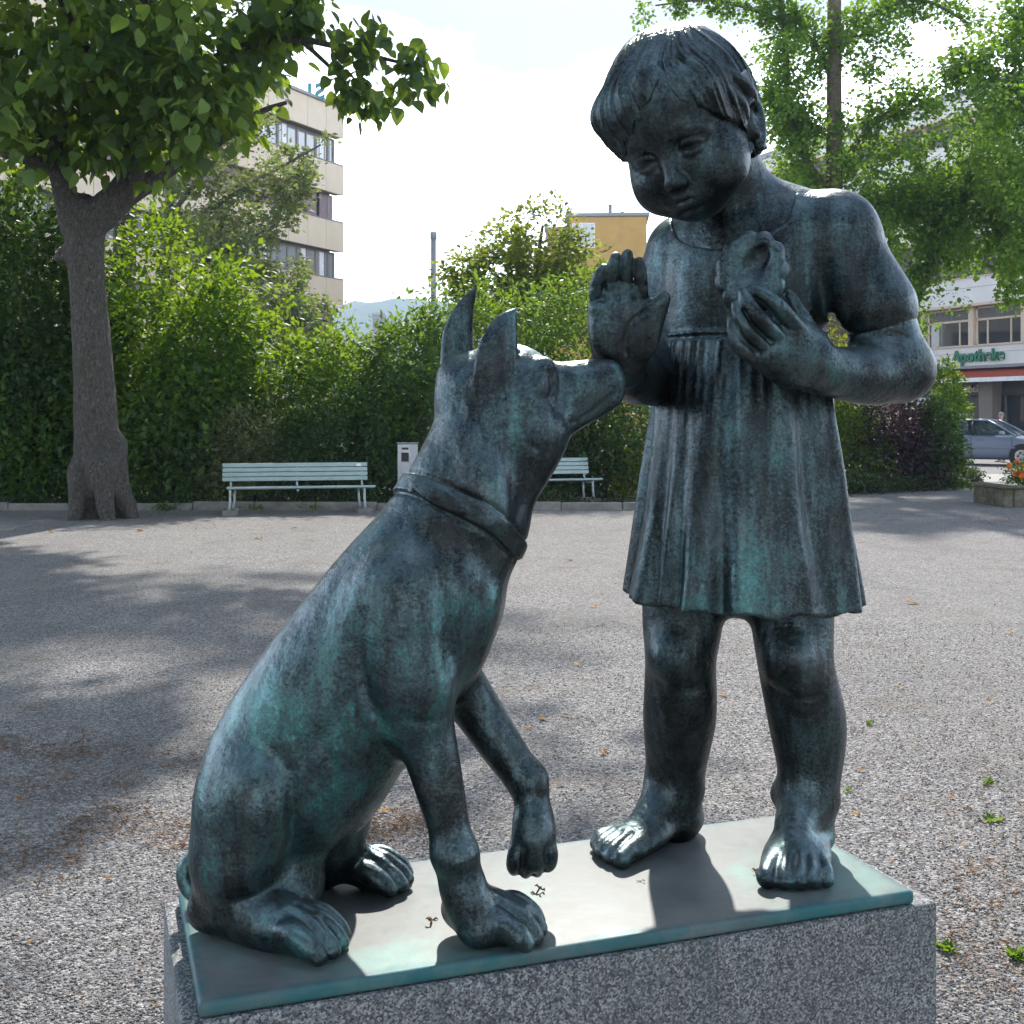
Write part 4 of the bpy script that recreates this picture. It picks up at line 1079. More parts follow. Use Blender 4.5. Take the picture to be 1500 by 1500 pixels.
tag(lo, 'teal roof letters seen from behind on top of the beige office block', 'sign')

# ---------------------------------------------------------------- ochre rooftop house behind the middle tree
def ochre():
    Y0 = 80.0
    c0 = W(834, 318, Y0)
    root = empty('ochre_building', (c0[0], Y0, 0), math.radians(-4)); tag(root, 'ochre yellow flat roofed building with rooftop pipes behind the middle tree', 'building')
    zt = c0[2]; wd = 5.15
    MB().box((wd / 2, 4.0, zt / 2), (wd, 8.0, zt)).build('wall', M['yellow'], root)
    MB().box((-0.75, 4.9, zt / 2 - 0.35), (1.6, 6.8, zt - .7)).build('side_wall', M['yellow'], root)
    MB().box((wd / 2 - .05, 4.0, zt + .12), (wd + .45, 8.4, 0.24), bev=.03).build('roof', M['grey_metal'], root)
    MB().box((-0.8, 5.0, zt - .52), (1.9, 7.2, 0.2), bev=.03).build('roof', M['grey_metal'], root)
    for (x, z, w_, h_) in ((0.95, zt - 1.25, 1.55, 1.7), (0.95, zt - 4.9, 1.55, 1.7), (3.6, zt - 4.9, 1.5, 1.7)):
        f = MB().box((x, -.02, z), (w_, 0.14, h_), bev=.02).build('window', M['white'], root)
        MB().box((x, -.075, z), (w_ - .22, 0.06, h_ - .22)).build('pane', M['glass_sky'], f)
    MB().box((-1.0, 1.46, zt - 1.6), (.8, 0.1, 1.0)).build('window', M['win_frame'], root)
    MB().tube([(2.75, 2.5, zt + .2), (2.75, 2.5, zt + 1.25)], 0.13, 10).build('flue_pipe', M['grey_metal'], root)
    MB().tube([(3.25, 2.5, zt + .2), (3.25, 2.5, zt + .62)], 0.09, 8).tube([(3.25, 2.5, zt + .60), (3.25, 2.5, zt + .70)], 0.13, 8).build('flue_pipe', M['grey_metal'], root)
    MB().tube([(3.58, 2.5, zt + .2), (3.58, 2.5, zt + .66)], 0.09, 8).tube([(3.58, 2.5, zt + .64), (3.58, 2.5, zt + .74)], 0.13, 8).build('flue_pipe', M['grey_metal'], root)
    MB().box((0.0, 1.2, zt + .33), (0.5, .5, .24)).build('roof_vent', M['grey_metal'], root)
    MB().tube([(-.1, 1.2, zt + .4), (-.1, 1.2, zt + .95)], 0.03, 6).build('aerial', M['grey_metal'], root)
ochre()

pl = empty('grey_post', (W(635, 600, 55)[0], 55, 0)); tag(pl, 'tall slim dark grey metal post with a cap rising behind the shrubs', 'post')
zt = W(635, 340, 55)[2]
MB().tube([(0, 0, 0), (0, 0, zt - .3)], 0.125, 14).build('shaft', M['grey_metal'], pl)
MB().tube([(0, 0, zt - .32), (0, 0, zt - .02), (0, 0, zt)], [0.155, 0.155, .14], 14).build('cap', M['grey_metal'], pl)

# ---------------------------------------------------------------- pharmacy building on the right
def pharmacy():
    A = Vector((20.8, 62.0, 0)); d = Vector((0.42, -0.9075, 0)).normalized(); nrm = Vector((-d.y * -1, 0, 0))
    nrm = Vector((d.y, -d.x, 0))                    # towards the square
    rz = math.atan2(d.y, d.x)
    root = empty('pharmacy_building', A, rz)
    tag(root, 'white office building with strip windows, grey louvre blinds and a pharmacy on the ground floor', 'building')
    R_ = Matrix.Rotation(-rz, 3, 'Z'); oy = 1 if (R_ @ nrm).y > 0 else -1
    x0, x1 = -24.0, 12.0; L = x1 - x0; xc = (x0 + x1) / 2
    MB().box((xc, -oy * 6.5, 8.6), (L, 12.0, 17.2)).build('wall', M['shop'], root)
    MB().box((xc, -oy * 6.2, 17.4), (L + .4, 12.9, .3)).build('roof', M['grey_metal'], root)
    # white bands with a cream lower edge
    for (za, zb) in ((3.95, 4.89), (6.98, 8.26), (10.40, 11.68), (13.75, 15.0), (16.4, 17.25)):
        b = MB().box((xc, -oy * .12, (za + zb) / 2), (L, .5, zb - za)).build('band', M['white_wall'], root)
        MB().box((xc, oy * .02, za - .07), (L, .62, .13)).build('soffit_edge', M['cream_trim'], b)
        MB().box((xc, oy * .16, zb + .02), (L, .16, .05)).build('sill', M['cream_trim'], b)
        MB().box((xc, oy * .132, (za + zb) / 2 + .15), (L, .012, .018)).build('joint', M['louvre'], b)
    pitch = 3.2; xs = [0.63 + pitch * k for k in range(-7, 4)]
    post = MB().box((0, 0, 0), (0.30, .22, 2.0)).mesh('pilaster', M['cream_trim'])
    # one window: frame, transom, panes; and a louvre blind made of slats (joined: far too fine to pick apart)
    def louvre(w_, h_):
        m = MB(); n = int(h_ / .085)
        for i in range(n): m.box((0, 0, -h_ / 2 + (i + .5) * h_ / n), (w_, .05, h_ / n * .80), rot=Matrix.Rotation(oy * -.5, 3, 'X'))
        return m.mesh('louvre_blind', M['louvre'])
    fm = MB(); w_ = pitch - .34; h_ = 1.92
    for (cx_, cz, sx, sz) in ((0, h_ / 2 - .04, w_, .08), (0, -h_ / 2 + .05, w_, .10), (0, h_ / 2 - .62, w_, .10), (-w_ / 2 + .05, 0, .1, h_), (w_ / 2 - .05, 0, .1, h_), (-w_ / 2 + .72, -.3, .07, h_ - .6), (w_ / 2 - .72, -.3, .07, h_ - .6)):
        fm.box((cx_, 0, cz), (sx, .10, sz))
    fme = fm.mesh('window', M['cream_trim'])
    gme = MB().box((0, 0, -.3), (w_ - .1, .02, h_ - .64)).mesh('pane', M['glass'])
    bl1 = louvre(w_ - .1, .56); bl2 = louvre(w_ + .1, 2.0)
    for x in xs:
        obj('pilaster', post, root, loc=(x - .02, -oy * .20, 5.87))
        wo_ = obj('window', fme, root, loc=(x + pitch / 2, -oy * .30, 5.87))
        obj('pane', gme, wo_, loc=(0, -oy * .02, 0))
        k = obj('louvre_blind', bl1, wo_, loc=(0, 0, h_ / 2 - .33)); k['kind'] = 'stuff'
        for zz in (9.27, 12.66, 15.65):
            k = obj('louvre_blind', bl2, root, loc=(x + pitch / 2, -oy * .26, zz)); k['kind'] = 'stuff'
            obj('pilaster', post, root, loc=(x, -oy * .26, zz))
    MB().box((xs[7] + 1.75, -oy * .42, 5.22), (1.0, .1, .42), rot=Matrix.Rotation(.18, 3, 'Y')).build('paper_stack', M['white'], root)
    # cornice, awning, shop front
    MB().box((xc, oy * .25, 3.86), (L, 1.0, .14)).build('cornice', M['grey_metal'], root)
    aw = MB(); aw.prism([(0, 0, 3.72), (0, 0, 3.6), (0, 0, 3.30)][:0] or [(x0, 0, 0)], 0, 0) if False else None
    m = MB(); y0_, y1_ = oy * .2, oy * 1.75
    bmv = m.bm
    vs = [bmv.verts.new(p) for p in ((x0, y0_, 3.76), (x1, y0_, 3.76), (x1, y1_, 3.34), (x0, y1_, 3.34), (x0, y0_, 3.72), (x1, y0_, 3.72), (x1, y1_, 3.30), (x0, y1_, 3.30))]
    for f in ((0, 1, 2, 3), (7, 6, 5, 4), (0, 4, 5, 1), (3, 2, 6, 7), (0, 3, 7, 4), (1, 5, 6, 2)): bmv.faces.new([vs[i] for i in f])
    a_ = m.build('awning', M['awning'], root)
    MB().box((xc, oy * 1.77, 3.20), (L, .05, .20)).build('valance', M['white'], a_)
    MB().box((xc, -oy * .25, 2.82), (L, .3, .66)).build('shop_fascia', M['shop'], root)
    px_ = [-1.5, 5.35, 9.6]
    for x in px_:
        MB().box((x, oy * .25, 1.60), (.72, .5, 3.2), taper=1.25).build('pillar', M['pillar'], root)
    for i, x in enumerate([k * 1.55 - 9 for k in range(13)]):
        f = MB().box((x - .75, -oy * .36, 1.25), (.07, .12, 2.5)).build('shop_window', M['louvre'], root)
        MB().box((x, -oy * .40, 1.25), (1.42, .04, 2.4)).build('pane', M['glass'], f)
    for (x, z, w2, h2, mt) in ((2.7, 1.15, .42, .95, 'white'), (3.22, 1.15, .34, .95, 'white'), (4.3, 1.35, .3, .2, 'white'), (1.9, .75, .5, .55, 'blue_box'), (7.4, 1.9, .5, .12, 'white'), (7.4, 1.6, .5, .12, 'white'), (7.4, 1.3, .5, .12, 'white'), (7.4, 1.0, .5, .12, 'white')):
        MB().box((x, -oy * .365, z), (w2, .02, h2)).build('shop_notice', M[mt], root)
    def text(body, size, mat, x, z, yo, name, ext=.05, off=0.0, sp=1.0):
        cu = bpy.data.curves.new(name, 'FONT'); cu.body = body; cu.size = size; cu.extrude = ext; cu.offset = off; cu.space_character = sp
        to = bpy.data.objects.new(name, cu); COL.objects.link(to)
        dg = bpy.context.evaluated_depsgraph_get(); me = bpy.data.meshes.new_from_object(to.evaluated_get(dg)); bpy.data.objects.remove(to)
        me.materials.clear(); me.materials.append(mat); me.name = name
        # stands upright on the facade, reading along +x seen from outside (-y when oy = -1)
        return obj(name, me, None, None, None), x, z, yo
    return root, A, d, nrm, rz, oy, text
ph_root, PA, Pd, Pn, prz2, poy, ptext = pharmacy()
for (body, size, mat, x, z, yo, lab, off, nm) in (('Apotheke', .80, M['green_letter'], 2.95, 4.16, .22, 'green raised shop lettering on the white band of the pharmacy building', .022, 'pharmacy_sign'),
                                   ('Apotheke', .50, M['pale_letter'], 2.72, 2.68, -.05, 'pale shop lettering on the dark fascia under the red awning', .008, 'shop_sign')):
    o, _, _, _ = ptext(body, size, mat, x, z, yo, nm, .05, off, 1.02)
    o.parent = None
    p_ = PA + Pd * x + Pn * yo
    o.location = (p_.x, p_.y, z); o.rotation_euler = (math.radians(90), 0, prz2)
    tag(o, lab, 'sign')

# ---------------------------------------------------------------- far hill and a house on it
def hill():
    nx, ny = 150, 26
    X = np.linspace(-900, 900, nx); Yv = np.linspace(760, 1500, ny)
    gx, gy = np.meshgrid(X, Yv, indexing='ij')
    prof = 96 + 24 * np.exp(-((gx + 165) / 120) ** 2) + 14 * np.sin(gx / 140 + 1) - 0.05 * np.abs(gx)
    rise = np.clip((gy - 760) / 420, 0, 1); rise = rise * rise * (3 - 2 * rise)
    gz = prof * rise - 4
    nz = np.array([[mnoise.fractal(Vector((x * .018, y * .018, 0)), 1.0, 2.0, 4) for y in Yv] for x in X])
    gz = gz + nz * 7 * rise + rng.random(gz.shape) * 5.0 * rise
    V = np.stack([gx, gy, gz], -1).reshape(-1, 3)
    i, j = np.meshgrid(np.arange(nx - 1), np.arange(ny - 1), indexing='ij')
    a = (i * ny + j).ravel()
    F = np.stack([a, a + ny, a + ny + 1, a + 1], 1)
    tag(obj('hill', mesh_np('hill', V, F, M['forest'], True)), kind='structure')
hill()
h0 = W(556, 463, 330)
hr = empty('far_house', (h0[0], 330, 0)); tag(hr, 'small pale flat roofed house far off below the wooded hill', 'house')
MB().box((0, 0, h0[2] / 2), (3.2, 6, h0[2])).build('wall', M['louvre'], hr)
MB().box((0, 0, h0[2] + .4), (3.8, 7, .7)).build('roof', M['grey_metal'], hr)

# ---------------------------------------------------------------- the air over the valley
hm = bpy.data.materials.new('haze'); hm.use_nodes = True
ht = hm.node_tree; ht.nodes.clear()
ho = ht.nodes.new('ShaderNodeOutputMaterial'); hv = ht.nodes.new('ShaderNodeVolumePrincipled')
hv.inputs['Color'].default_value = (0.60, 0.78, 1.0, 1); hv.inputs['Density'].default_value = 0.00042; hv.inputs['Anisotropy'].default_value = 0.3
ht.links.new(hv.outputs[0], ho.inputs['Volume'])
tag(MB().box((0, 750, 74), (2360, 1700, 150)).build('haze', hm), kind='stuff', label='pale blue haze over the distant wooded hill')

# ---------------------------------------------------------------- trees and shrubs
def sprigs(centres, rad, per, size, aspect, g, droop=0.3, flat=0.8, fold=.12, out=None, jitter=.45):
    """clumps of leaves round each centre; leaves lean away from `out` (the crown's middle) and droop"""
    C = np.repeat(np.asarray(centres, float), per, axis=0); n = len(C)
    rr = np.repeat(np.broadcast_to(np.asarray(rad, float), (len(centres),)), per)
    off = rand_unit(n, g) * (g.random(n) ** .5)[:, None] * rr[:, None]; off[:, 2] *= flat
    P = C + off
    D = off / (np.linalg.norm(off, axis=1, keepdims=True) + 1e-9) + .8 * rand_unit(n, g)
    if out is not None:
        o = P - out; D += .6 * o / (np.linalg.norm(o, axis=1, keepdims=True) + 1e-9)
    D[:, 2] -= droop; D /= np.linalg.norm(D, axis=1, keepdims=True)
    N = np.array([0, 0, 1.]) + .75 * rand_unit(n, g)
    L = size * (1 + jitter * (g.random(n) * 2 - 1))
    return P, D, N, L, L * aspect

def foliage(name, P, D, N, L, Wd, mat, parent, stuff=True, fold=.12, origin=None):
    V, F = leaf_quads(P, D, N, L, Wd, fold)
    o = obj(name, mesh_np(name, V - (origin if origin is not None else 0), F, mat), parent)
    return o

def cloud_centres(c, r, n, g, keep=None, shell=.55, lump=0.0, seed=0.0):
    """n clump centres in an ellipsoid, thinned by noise so that the outline is ragged and gaps stay open"""
    out = []
    c = np.asarray(c, float); r = np.asarray(r, float)
    while len(out) < n:
        d = rand_unit(1, g)[0]; q = (shell + (1 - shell) * g.random()) if g.random() < .8 else g.random()
        nn = mnoise.noise(Vector(d * 1.9 + seed))
        p = c + d * r * q * (1 + lump * nn)
        if lump and mnoise.noise(Vector(p * 0.9 + seed * 3)) < -.28: continue
        if keep is not None and not keep(p): continue
        out.append(p)
    return np.array(out)

def shrub(name, label, px, py_top, Y, wpx, mat, leaf, n, seed, depth=None, base=0.0, stems=True, cat='shrub', lump=.45, per=14, group=None, py_bot=None, droop=.25, aspect=.55, crad=.22):
    g = np.random.default_rng(seed); leaf = leaf * 1.28; n = int(n * 1.15)
    x = W(px, 0, Y)[0]; h = W(px, py_top, Y)[2]; hw = wpx * Y / FPX / 2
    dep = depth if depth is not None else max(.7, hw * .75)
    root = empty(name, (x, Y, 0)); tag(root, label, cat, group)
    b = base
    c = np.array([0, 0, b + (h - b) * .52]); r = np.array([hw, dep, (h - b) * .52])
    C = cloud_centres(c, r, n // per, g, lambda p: p[2] > 0.05, .62, lump, seed * .37)
    # skirts: leaves down to the ground on the near side
    k = len(C) // 5
    S2 = np.stack([g.uniform(-.95, .95, k) * hw, -dep * g.uniform(.3, .9, k), g.uniform(b + .08, b + (h - b) * .45, k)], 1)
    C = np.vstack([C, S2])
    cr = crad * g.uniform(.6, 1.35, len(C)) * min(1.3, max(.6, hw))
    foliage('foliage', *sprigs(C, cr, per, leaf, aspect, g, droop, .85, out=c), mat, root)['kind'] = 'stuff'
    if stems:
        m = MB()
        for i in range(7):
            a = g.uniform(0, 6.28); q = C[g.integers(len(C))] * [.75, .75, .9]
            s0 = Vector((g.normal(0, .12 * hw), g.normal(0, .1), 0.0)); e = Vector(q)
            if e.z < .4: e.z = .4 + g.random() * .5
            mid = s0.lerp(e, .5) + Vector((g.normal(0, .08), g.normal(0, .08), .1))
            m.tube([s0, mid, e], [.026, .018, .006], 6)
        m.build('stem', M['bark_light'], root)
    return root

# --- the big-leaved tree at the left
def big_tree():
    g = np.random.default_rng(21); q = random.Random(5)
    TY = 18.2
    b = W(148, 760, TY)
    root = empty('broad_leaved_tree', (b[0], TY, 0))
    tag(root, 'large tree with big heart shaped leaves and a thick grey trunk at the left', 'tree')
    o = np.array([b[0], TY, 0])
    L_ = lambda px, py, Y: Vector(W(px, py, Y) - o)
    # trunk: sculpted so that root flare and limbs join smoothly
    s = Sdf((b[0] - 1.6, TY - 1.5, -.1), (b[0] + 1.7, TY + 1.3, 5.9), 0.035)
    k = .12
    s.pt([(144, 790, TY, 42), (144, 735, TY, 36), (142, 690, TY, 33), (140, 600, TY, 30), (134, 500, TY, 27), (128, 420, TY, 25.5), (124, 350, TY, 27), (122, 312, TY, 28)], .1)
    s.pt([(168, 650, TY - .05, 18), (174, 705, TY - .1, 15), (186, 745, TY - .2, 14), (204, 778, TY - .3, 9)], k)
    s.pt([(120, 690, TY - .2, 20), (114, 740, TY - .45, 14), (106, 775, TY - .6, 9)], k)
    s.pt([(150, 680, TY - .3, 20), (154, 735, TY - .5, 14), (158, 775, TY - .65, 9)], k)
    s.pt([(126, 335, TY, 25), (160, 298, TY - .1, 21), (186, 268, TY - .2, 18), (196, 235, TY - .3, 16), (190, 190, TY - .4, 14), (176, 140, TY - .5, 12), (168, 90, TY - .6, 11)], .08)
    s.pt([(150, 318, TY, 20), (185, 285, TY + .2, 18), (225, 262, TY + .4, 14), (270, 235, TY + .6, 11)], .08)
    s.pt([(112, 330, TY, 22), (96, 290, TY - .2, 18), (84, 240, TY - .4, 15), (60, 180, TY - .6, 13)], .08)
    s.ell(L_(97, 372, TY) + Vector(o), (.13, .14, .12), None, .1)
    s.ell(L_(88, 378, TY - .05) + Vector(o), (.10, .1, .10), None, .06)
    # bark: shallow ridges
    sl, x, y, z = s.box((b[0] - 1.6, TY - 1.5, -.1), (b[0] + 1.7, TY + 1.3, 5.9))
    a = np.arctan2(y - TY, x - b[0])
    s.F[sl] += (0.010 * np.sin(14 * a + 2.5 * np.sin(z * 1.7)) + 0.006 * np.sin(31 * a + 3 * np.sin(z * 2.9 + 1)) + 0.005 * np.sin(z * 9 + 5 * np.sin(a * 3))).astype(np.float32)
    V, Q = s.mesh(1)
    obj('trunk', mesh_np('trunk', V - o, Q, M['bark'], True), root)
    # limbs above
    limbs = [[(168, 95, TY - .6, 11), (190, 40, TY - .9, 9), (240, -40, TY - 1.3, 7), (300, -150, TY - 1.6, 4)],
             [(60, 182, TY - .6, 13), (10, 110, TY - .9, 10), (-60, 20, TY - 1.1, 7), (-140, -80, TY - 1.2, 4)],
             [(268, 236, TY + .6, 11), (330, 200, TY + .8, 8), (380, 165, TY + .9, 5), (420, 150, TY + .9, 3)],
             [(190, 190, TY - .4, 12), (250, 130, TY - 1.0, 10), (310, 90, TY - 1.4, 8), (365, 66, TY - 1.7, 6), (440, 58, TY - 1.9, 5), (530, 78, TY - 2.0, 3.5), (612, 98, TY - 2.0, 1.8)],
             [(440, 58, TY - 1.9, 4), (490, 105, TY - 1.9, 2.8), (528, 150, TY - 1.9, 1.6)],
             [(366, 66, TY - 1.7, 5), (420, 20, TY - 1.8, 4), (470, -40, TY - 1.8, 2.5)],
             [(84, 240, TY - .4, 10), (40, 235, TY - 1.4, 7), (0, 225, TY - 2.3, 4)],
             [(176, 140, TY - .5, 10), (120, 60, TY - 1.8, 7), (80, -20, TY - 2.8, 5)]]
    m = MB()
    for l in limbs:
        A = resample([(*(W(p[0], p[1], p[2]) - o), p[3] * p[2] / FPX) for p in l], 4)
        m.tube([Vector(a_[:3]) for a_ in A], [float(max(.006, a_[3])) for a_ in A], 8)
    m.build('limb', M['bark'], root)
    # crown
    def low(px):     # lowest leaf line of the crown in the photograph
        return np.interp(px, [-200, 0, 60, 120, 190, 260, 330, 380, 430, 520, 620, 660], [300, 285, 270, 262, 258, 255, 232, 165, 105, 60, 20, -60])
    def keep(p):
        w = p + o
        if w[1] < 11.6 or w[0] > -2.6 + .25 * (14.5 - w[1]): return False
        px = 750 + FPX * w[0] / w[1]; py = 608 - FPX * (w[2] - EYE) / w[1]
        if 405 < px < 520 and 95 < py < 420: return False
        if px > 340 and py < -50: return False
        return py < low(px) - 16 + 30 * mnoise.noise(Vector((px * .03, py * .03, 1)))
    C = cloud_centres(W(150, -90, TY - 1.2) - o, (5.6, 5.4, 5.0), 470, g, keep, .45, .35, 2.3)
    C2 = cloud_centres(W(150, 130, TY - .4) - o, (3.6, 2.8, 1.9), 170, g, keep, .4, .3, 5.3)
    ext = []
    for l in (limbs[3], limbs[4], limbs[5]):
        A = resample([W(p[0], p[1], p[2]) - o for p in l], 6)
        for a_ in A:
            if a_[0] + o[0] > -3.9:
                for _ in range(2): ext.append(a_ + g.normal(0, .22, 3) + [0, 0, -.04])
    hang = [W(*t_) - o for t_ in ((455, 78, 16.3), (480, 70, 16.3), (535, 130, 16.3), (525, 155, 16.3), (548, 165, 16.3), (590, 110, 16.2), (625, 105, 16.2), (600, 80, 16.2), (560, 60, 16.2), (510, 70, 16.2), (405, 70, 16.4), (400, 50, 16.4), (430, 30, 16.3))]
    C = np.vstack([C, C2])
    P, D, N, L, Wd = sprigs(C, g.uniform(.35, .75, len(C)), 24, .162, .80, g, .75, .8, out=np.array([0, 0, 7.5]), jitter=.62)
    E_ = np.vstack([np.array(ext), np.array(hang)])
    ew = E_ + o; epx = 750 + FPX * ew[:, 0] / ew[:, 1]; epy = 608 - FPX * (ew[:, 2] - EYE) / ew[:, 1]
    E_ = E_[~((epx > 380) & (epx < 500) & (epy > 46))]
    P2, D2, N2, L2, W2 = sprigs(E_, .28, 11, .165, .74, g, 1.2, .9)
    P, D, N, L, Wd = (np.concatenate(t_) for t_ in ((P, P2), (D, D2), (N, N2), (L, L2), (Wd, W2)))
    # the 300 leaves that show largest are leaves of their own
    w = P + o; px = 750 + FPX * w[:, 0] / w[:, 1]; py = 608 - FPX * (w[:, 2] - EYE) / w[:, 1]
    show = np.where((px > 5) & (px < 1495) & (py > 5) & (py < 600), L / w[:, 1], 0)
    idx = np.argsort(-show)[:300]
    mask = np.ones(len(P), bool); mask[idx] = False
    hs = []
    for k in range(3):
        prof = [(0, 0), (-.06, .24), (.06, .46), (.32, .50), (.60, .36), (.84, .15), (1.0, 0)]
        vs = [(x_, 0, -.05 * x_ * x_ + (.02 * k)) for x_, _ in prof]; fs = []
        Vv = []; 
        for x_, y_ in prof: Vv.append((x_, 0.0, -.22 * x_ * x_))
        for x_, y_ in prof[1:-1]: Vv.append((x_, y_ * (.80 + .06 * k), -.22 * x_ * x_ + .18 * y_ - .30 * y_ * y_))
        for x_, y_ in prof[1:-1]: Vv.append((x_, -y_ * (.80 + .06 * k), -.22 * x_ * x_ + .18 * y_ - .30 * y_ * y_))
        F = []
        a_, b_ = 7, 12
        F += [(0, a_, 1), (0, 1, b_)]
        for i in range(4): F += [(1 + i, a_ + i, a_ + i + 1), (1 + i, a_ + i + 1, 2 + i), (1 + i, b_ + i + 1, b_ + i), (1 + i, 2 + i, b_ + i + 1)]
        F += [(5, a_ + 4, 6), (5, 6, b_ + 4)]
        hs.append(mesh_np('leaf', np.array(Vv), np.array(F), M['catalpa_leaf']))
    for n_, i in enumerate(idx):
        d = Vector(D[i]); nn = Vector(N[i]); sd = d.cross(nn).normalized() * -1; nn = d.cross(sd)
        mm = Matrix((d, sd, nn)).transposed()
        lf = bpy.data.objects.new('leaf', hs[n_ % 3]); COL.objects.link(lf); lf.parent = root
        lf.location = P[i]; lf.rotation_euler = mm.to_euler(); lf.scale = (L[i], L[i], L[i])
    # the rest with a heart-shaped outline too, joined
    T = [np.array([v.co for v in h_.vertices]) for h_ in hs]; TF = np.array([p.vertices[:] for p in hs[0].polygons])
    P, D, N, L = P[mask], D[mask], N[mask], L[mask]
    Sd = -np.cross(D, N); Sd /= np.linalg.norm(Sd, axis=1, keepdims=True) + 1e-9; N3 = np.cross(D, Sd)
    base = np.stack([T[i % 3] for i in range(len(P))])
    V = (P[:, None] + L[:, None, None] * (base[..., 0:1] * D[:, None] + base[..., 1:2] * Sd[:, None] + base[..., 2:3] * N3[:, None])).reshape(-1, 3)
    F = (TF[None] + (np.arange(len(P)) * T[0].shape[0])[:, None, None]).reshape(-1, 3)
    obj('foliage', mesh_np('foliage', V, F, M['catalpa']), root)['kind'] = 'stuff'
    # pale seed panicles among the leaves
    nb = 120; ci = g.integers(0, len(C), nb)
    Pp_, Dp, Np, Lp, Wp = sprigs(C[ci] + g.normal(0, .25, (nb, 3)), .13, 10, .035, .8, g, .2)
    foliage('seed_panicles', Pp_, Dp, Np, Lp, Wp, M['shrub_pale'], root)['kind'] = 'stuff'
big_tree()

# --- hedge of shrubs behind the benches
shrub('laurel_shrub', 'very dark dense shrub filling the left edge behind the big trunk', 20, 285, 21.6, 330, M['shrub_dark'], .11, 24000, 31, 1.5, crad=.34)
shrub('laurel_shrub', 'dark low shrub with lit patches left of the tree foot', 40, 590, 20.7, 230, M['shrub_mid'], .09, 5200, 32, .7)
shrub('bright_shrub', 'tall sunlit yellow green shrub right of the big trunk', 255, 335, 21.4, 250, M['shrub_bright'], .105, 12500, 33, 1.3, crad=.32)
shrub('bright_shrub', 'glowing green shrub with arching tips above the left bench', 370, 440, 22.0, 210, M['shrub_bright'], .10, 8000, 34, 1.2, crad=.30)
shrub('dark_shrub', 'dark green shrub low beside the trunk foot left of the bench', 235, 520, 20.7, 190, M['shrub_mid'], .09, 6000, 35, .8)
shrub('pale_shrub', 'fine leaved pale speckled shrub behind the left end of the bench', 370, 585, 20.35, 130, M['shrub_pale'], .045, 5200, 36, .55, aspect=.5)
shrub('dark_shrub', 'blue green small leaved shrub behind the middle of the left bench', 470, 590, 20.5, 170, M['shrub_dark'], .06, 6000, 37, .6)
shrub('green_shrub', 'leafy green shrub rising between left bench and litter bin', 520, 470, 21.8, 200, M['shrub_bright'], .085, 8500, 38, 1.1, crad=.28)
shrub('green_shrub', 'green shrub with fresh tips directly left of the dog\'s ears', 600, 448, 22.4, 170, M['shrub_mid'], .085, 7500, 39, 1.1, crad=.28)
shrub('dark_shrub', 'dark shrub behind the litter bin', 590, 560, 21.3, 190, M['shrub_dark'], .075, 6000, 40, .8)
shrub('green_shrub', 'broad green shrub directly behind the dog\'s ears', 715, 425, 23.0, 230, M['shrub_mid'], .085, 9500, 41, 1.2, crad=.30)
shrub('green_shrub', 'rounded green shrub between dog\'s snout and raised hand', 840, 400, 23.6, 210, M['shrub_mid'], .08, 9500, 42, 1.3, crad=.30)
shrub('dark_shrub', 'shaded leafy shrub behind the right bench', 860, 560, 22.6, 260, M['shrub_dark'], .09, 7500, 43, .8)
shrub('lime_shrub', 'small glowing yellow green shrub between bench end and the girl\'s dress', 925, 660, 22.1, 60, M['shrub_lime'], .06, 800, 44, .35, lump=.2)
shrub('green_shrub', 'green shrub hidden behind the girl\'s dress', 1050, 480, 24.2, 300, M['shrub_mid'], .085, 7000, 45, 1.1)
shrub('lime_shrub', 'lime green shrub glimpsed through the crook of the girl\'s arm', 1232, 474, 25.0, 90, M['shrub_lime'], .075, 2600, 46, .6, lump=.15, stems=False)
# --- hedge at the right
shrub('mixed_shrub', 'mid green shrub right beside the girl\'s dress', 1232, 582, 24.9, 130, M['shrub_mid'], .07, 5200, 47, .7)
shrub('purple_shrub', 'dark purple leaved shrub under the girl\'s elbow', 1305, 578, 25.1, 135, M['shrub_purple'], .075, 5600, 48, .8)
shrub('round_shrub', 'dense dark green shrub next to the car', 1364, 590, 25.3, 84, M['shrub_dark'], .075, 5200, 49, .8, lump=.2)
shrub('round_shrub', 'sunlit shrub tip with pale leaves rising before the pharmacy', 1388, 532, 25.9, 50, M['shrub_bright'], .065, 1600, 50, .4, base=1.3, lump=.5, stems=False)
# low ground cover
def cover(pts, n, h, leaf, mat, label, seed):
    g = np.random.default_rng(seed); A = resample(np.array(pts, float), 8)
    i = g.integers(0, len(A) - 1, n); t_ = g.random(n)[:, None]
    P = A[i] * (1 - t_) + A[i + 1] * t_
    hh = h * (0.35 + .65 * np.abs(np.sin(P[:, 0] * 2.1) * np.cos(P[:, 0] * .9)))
    P = np.stack([P[:, 0] + g.normal(0, .05, n), P[:, 1] + g.normal(0, P[:, 2] * .5, n), .03 + hh * g.random(n)], 1)
    D = rand_unit(n, g) + [0, -.2, .3]; D /= np.linalg.norm(D, axis=1, keepdims=True)
    L = leaf * g.uniform(.6, 1.3, n)
    V, F = leaf_quads(P, D, rand_unit(n, g) * .8 + [0, -.3, 1], L, L * .7, .12)
    tag(obj('ground_cover', mesh_np('ground_cover', V, F, mat)), label, 'ground cover', kind='stuff')
cover([(6.0, 23.1, .5), (7.4, 23.9, .5), (8.6, 24.9, .6), (9.6, 25.7, .6), (10.2, 26.2, .4)], 9000, .42, .06, M['ivy'], 'low dark ivy edging the hedge at the right', 61)
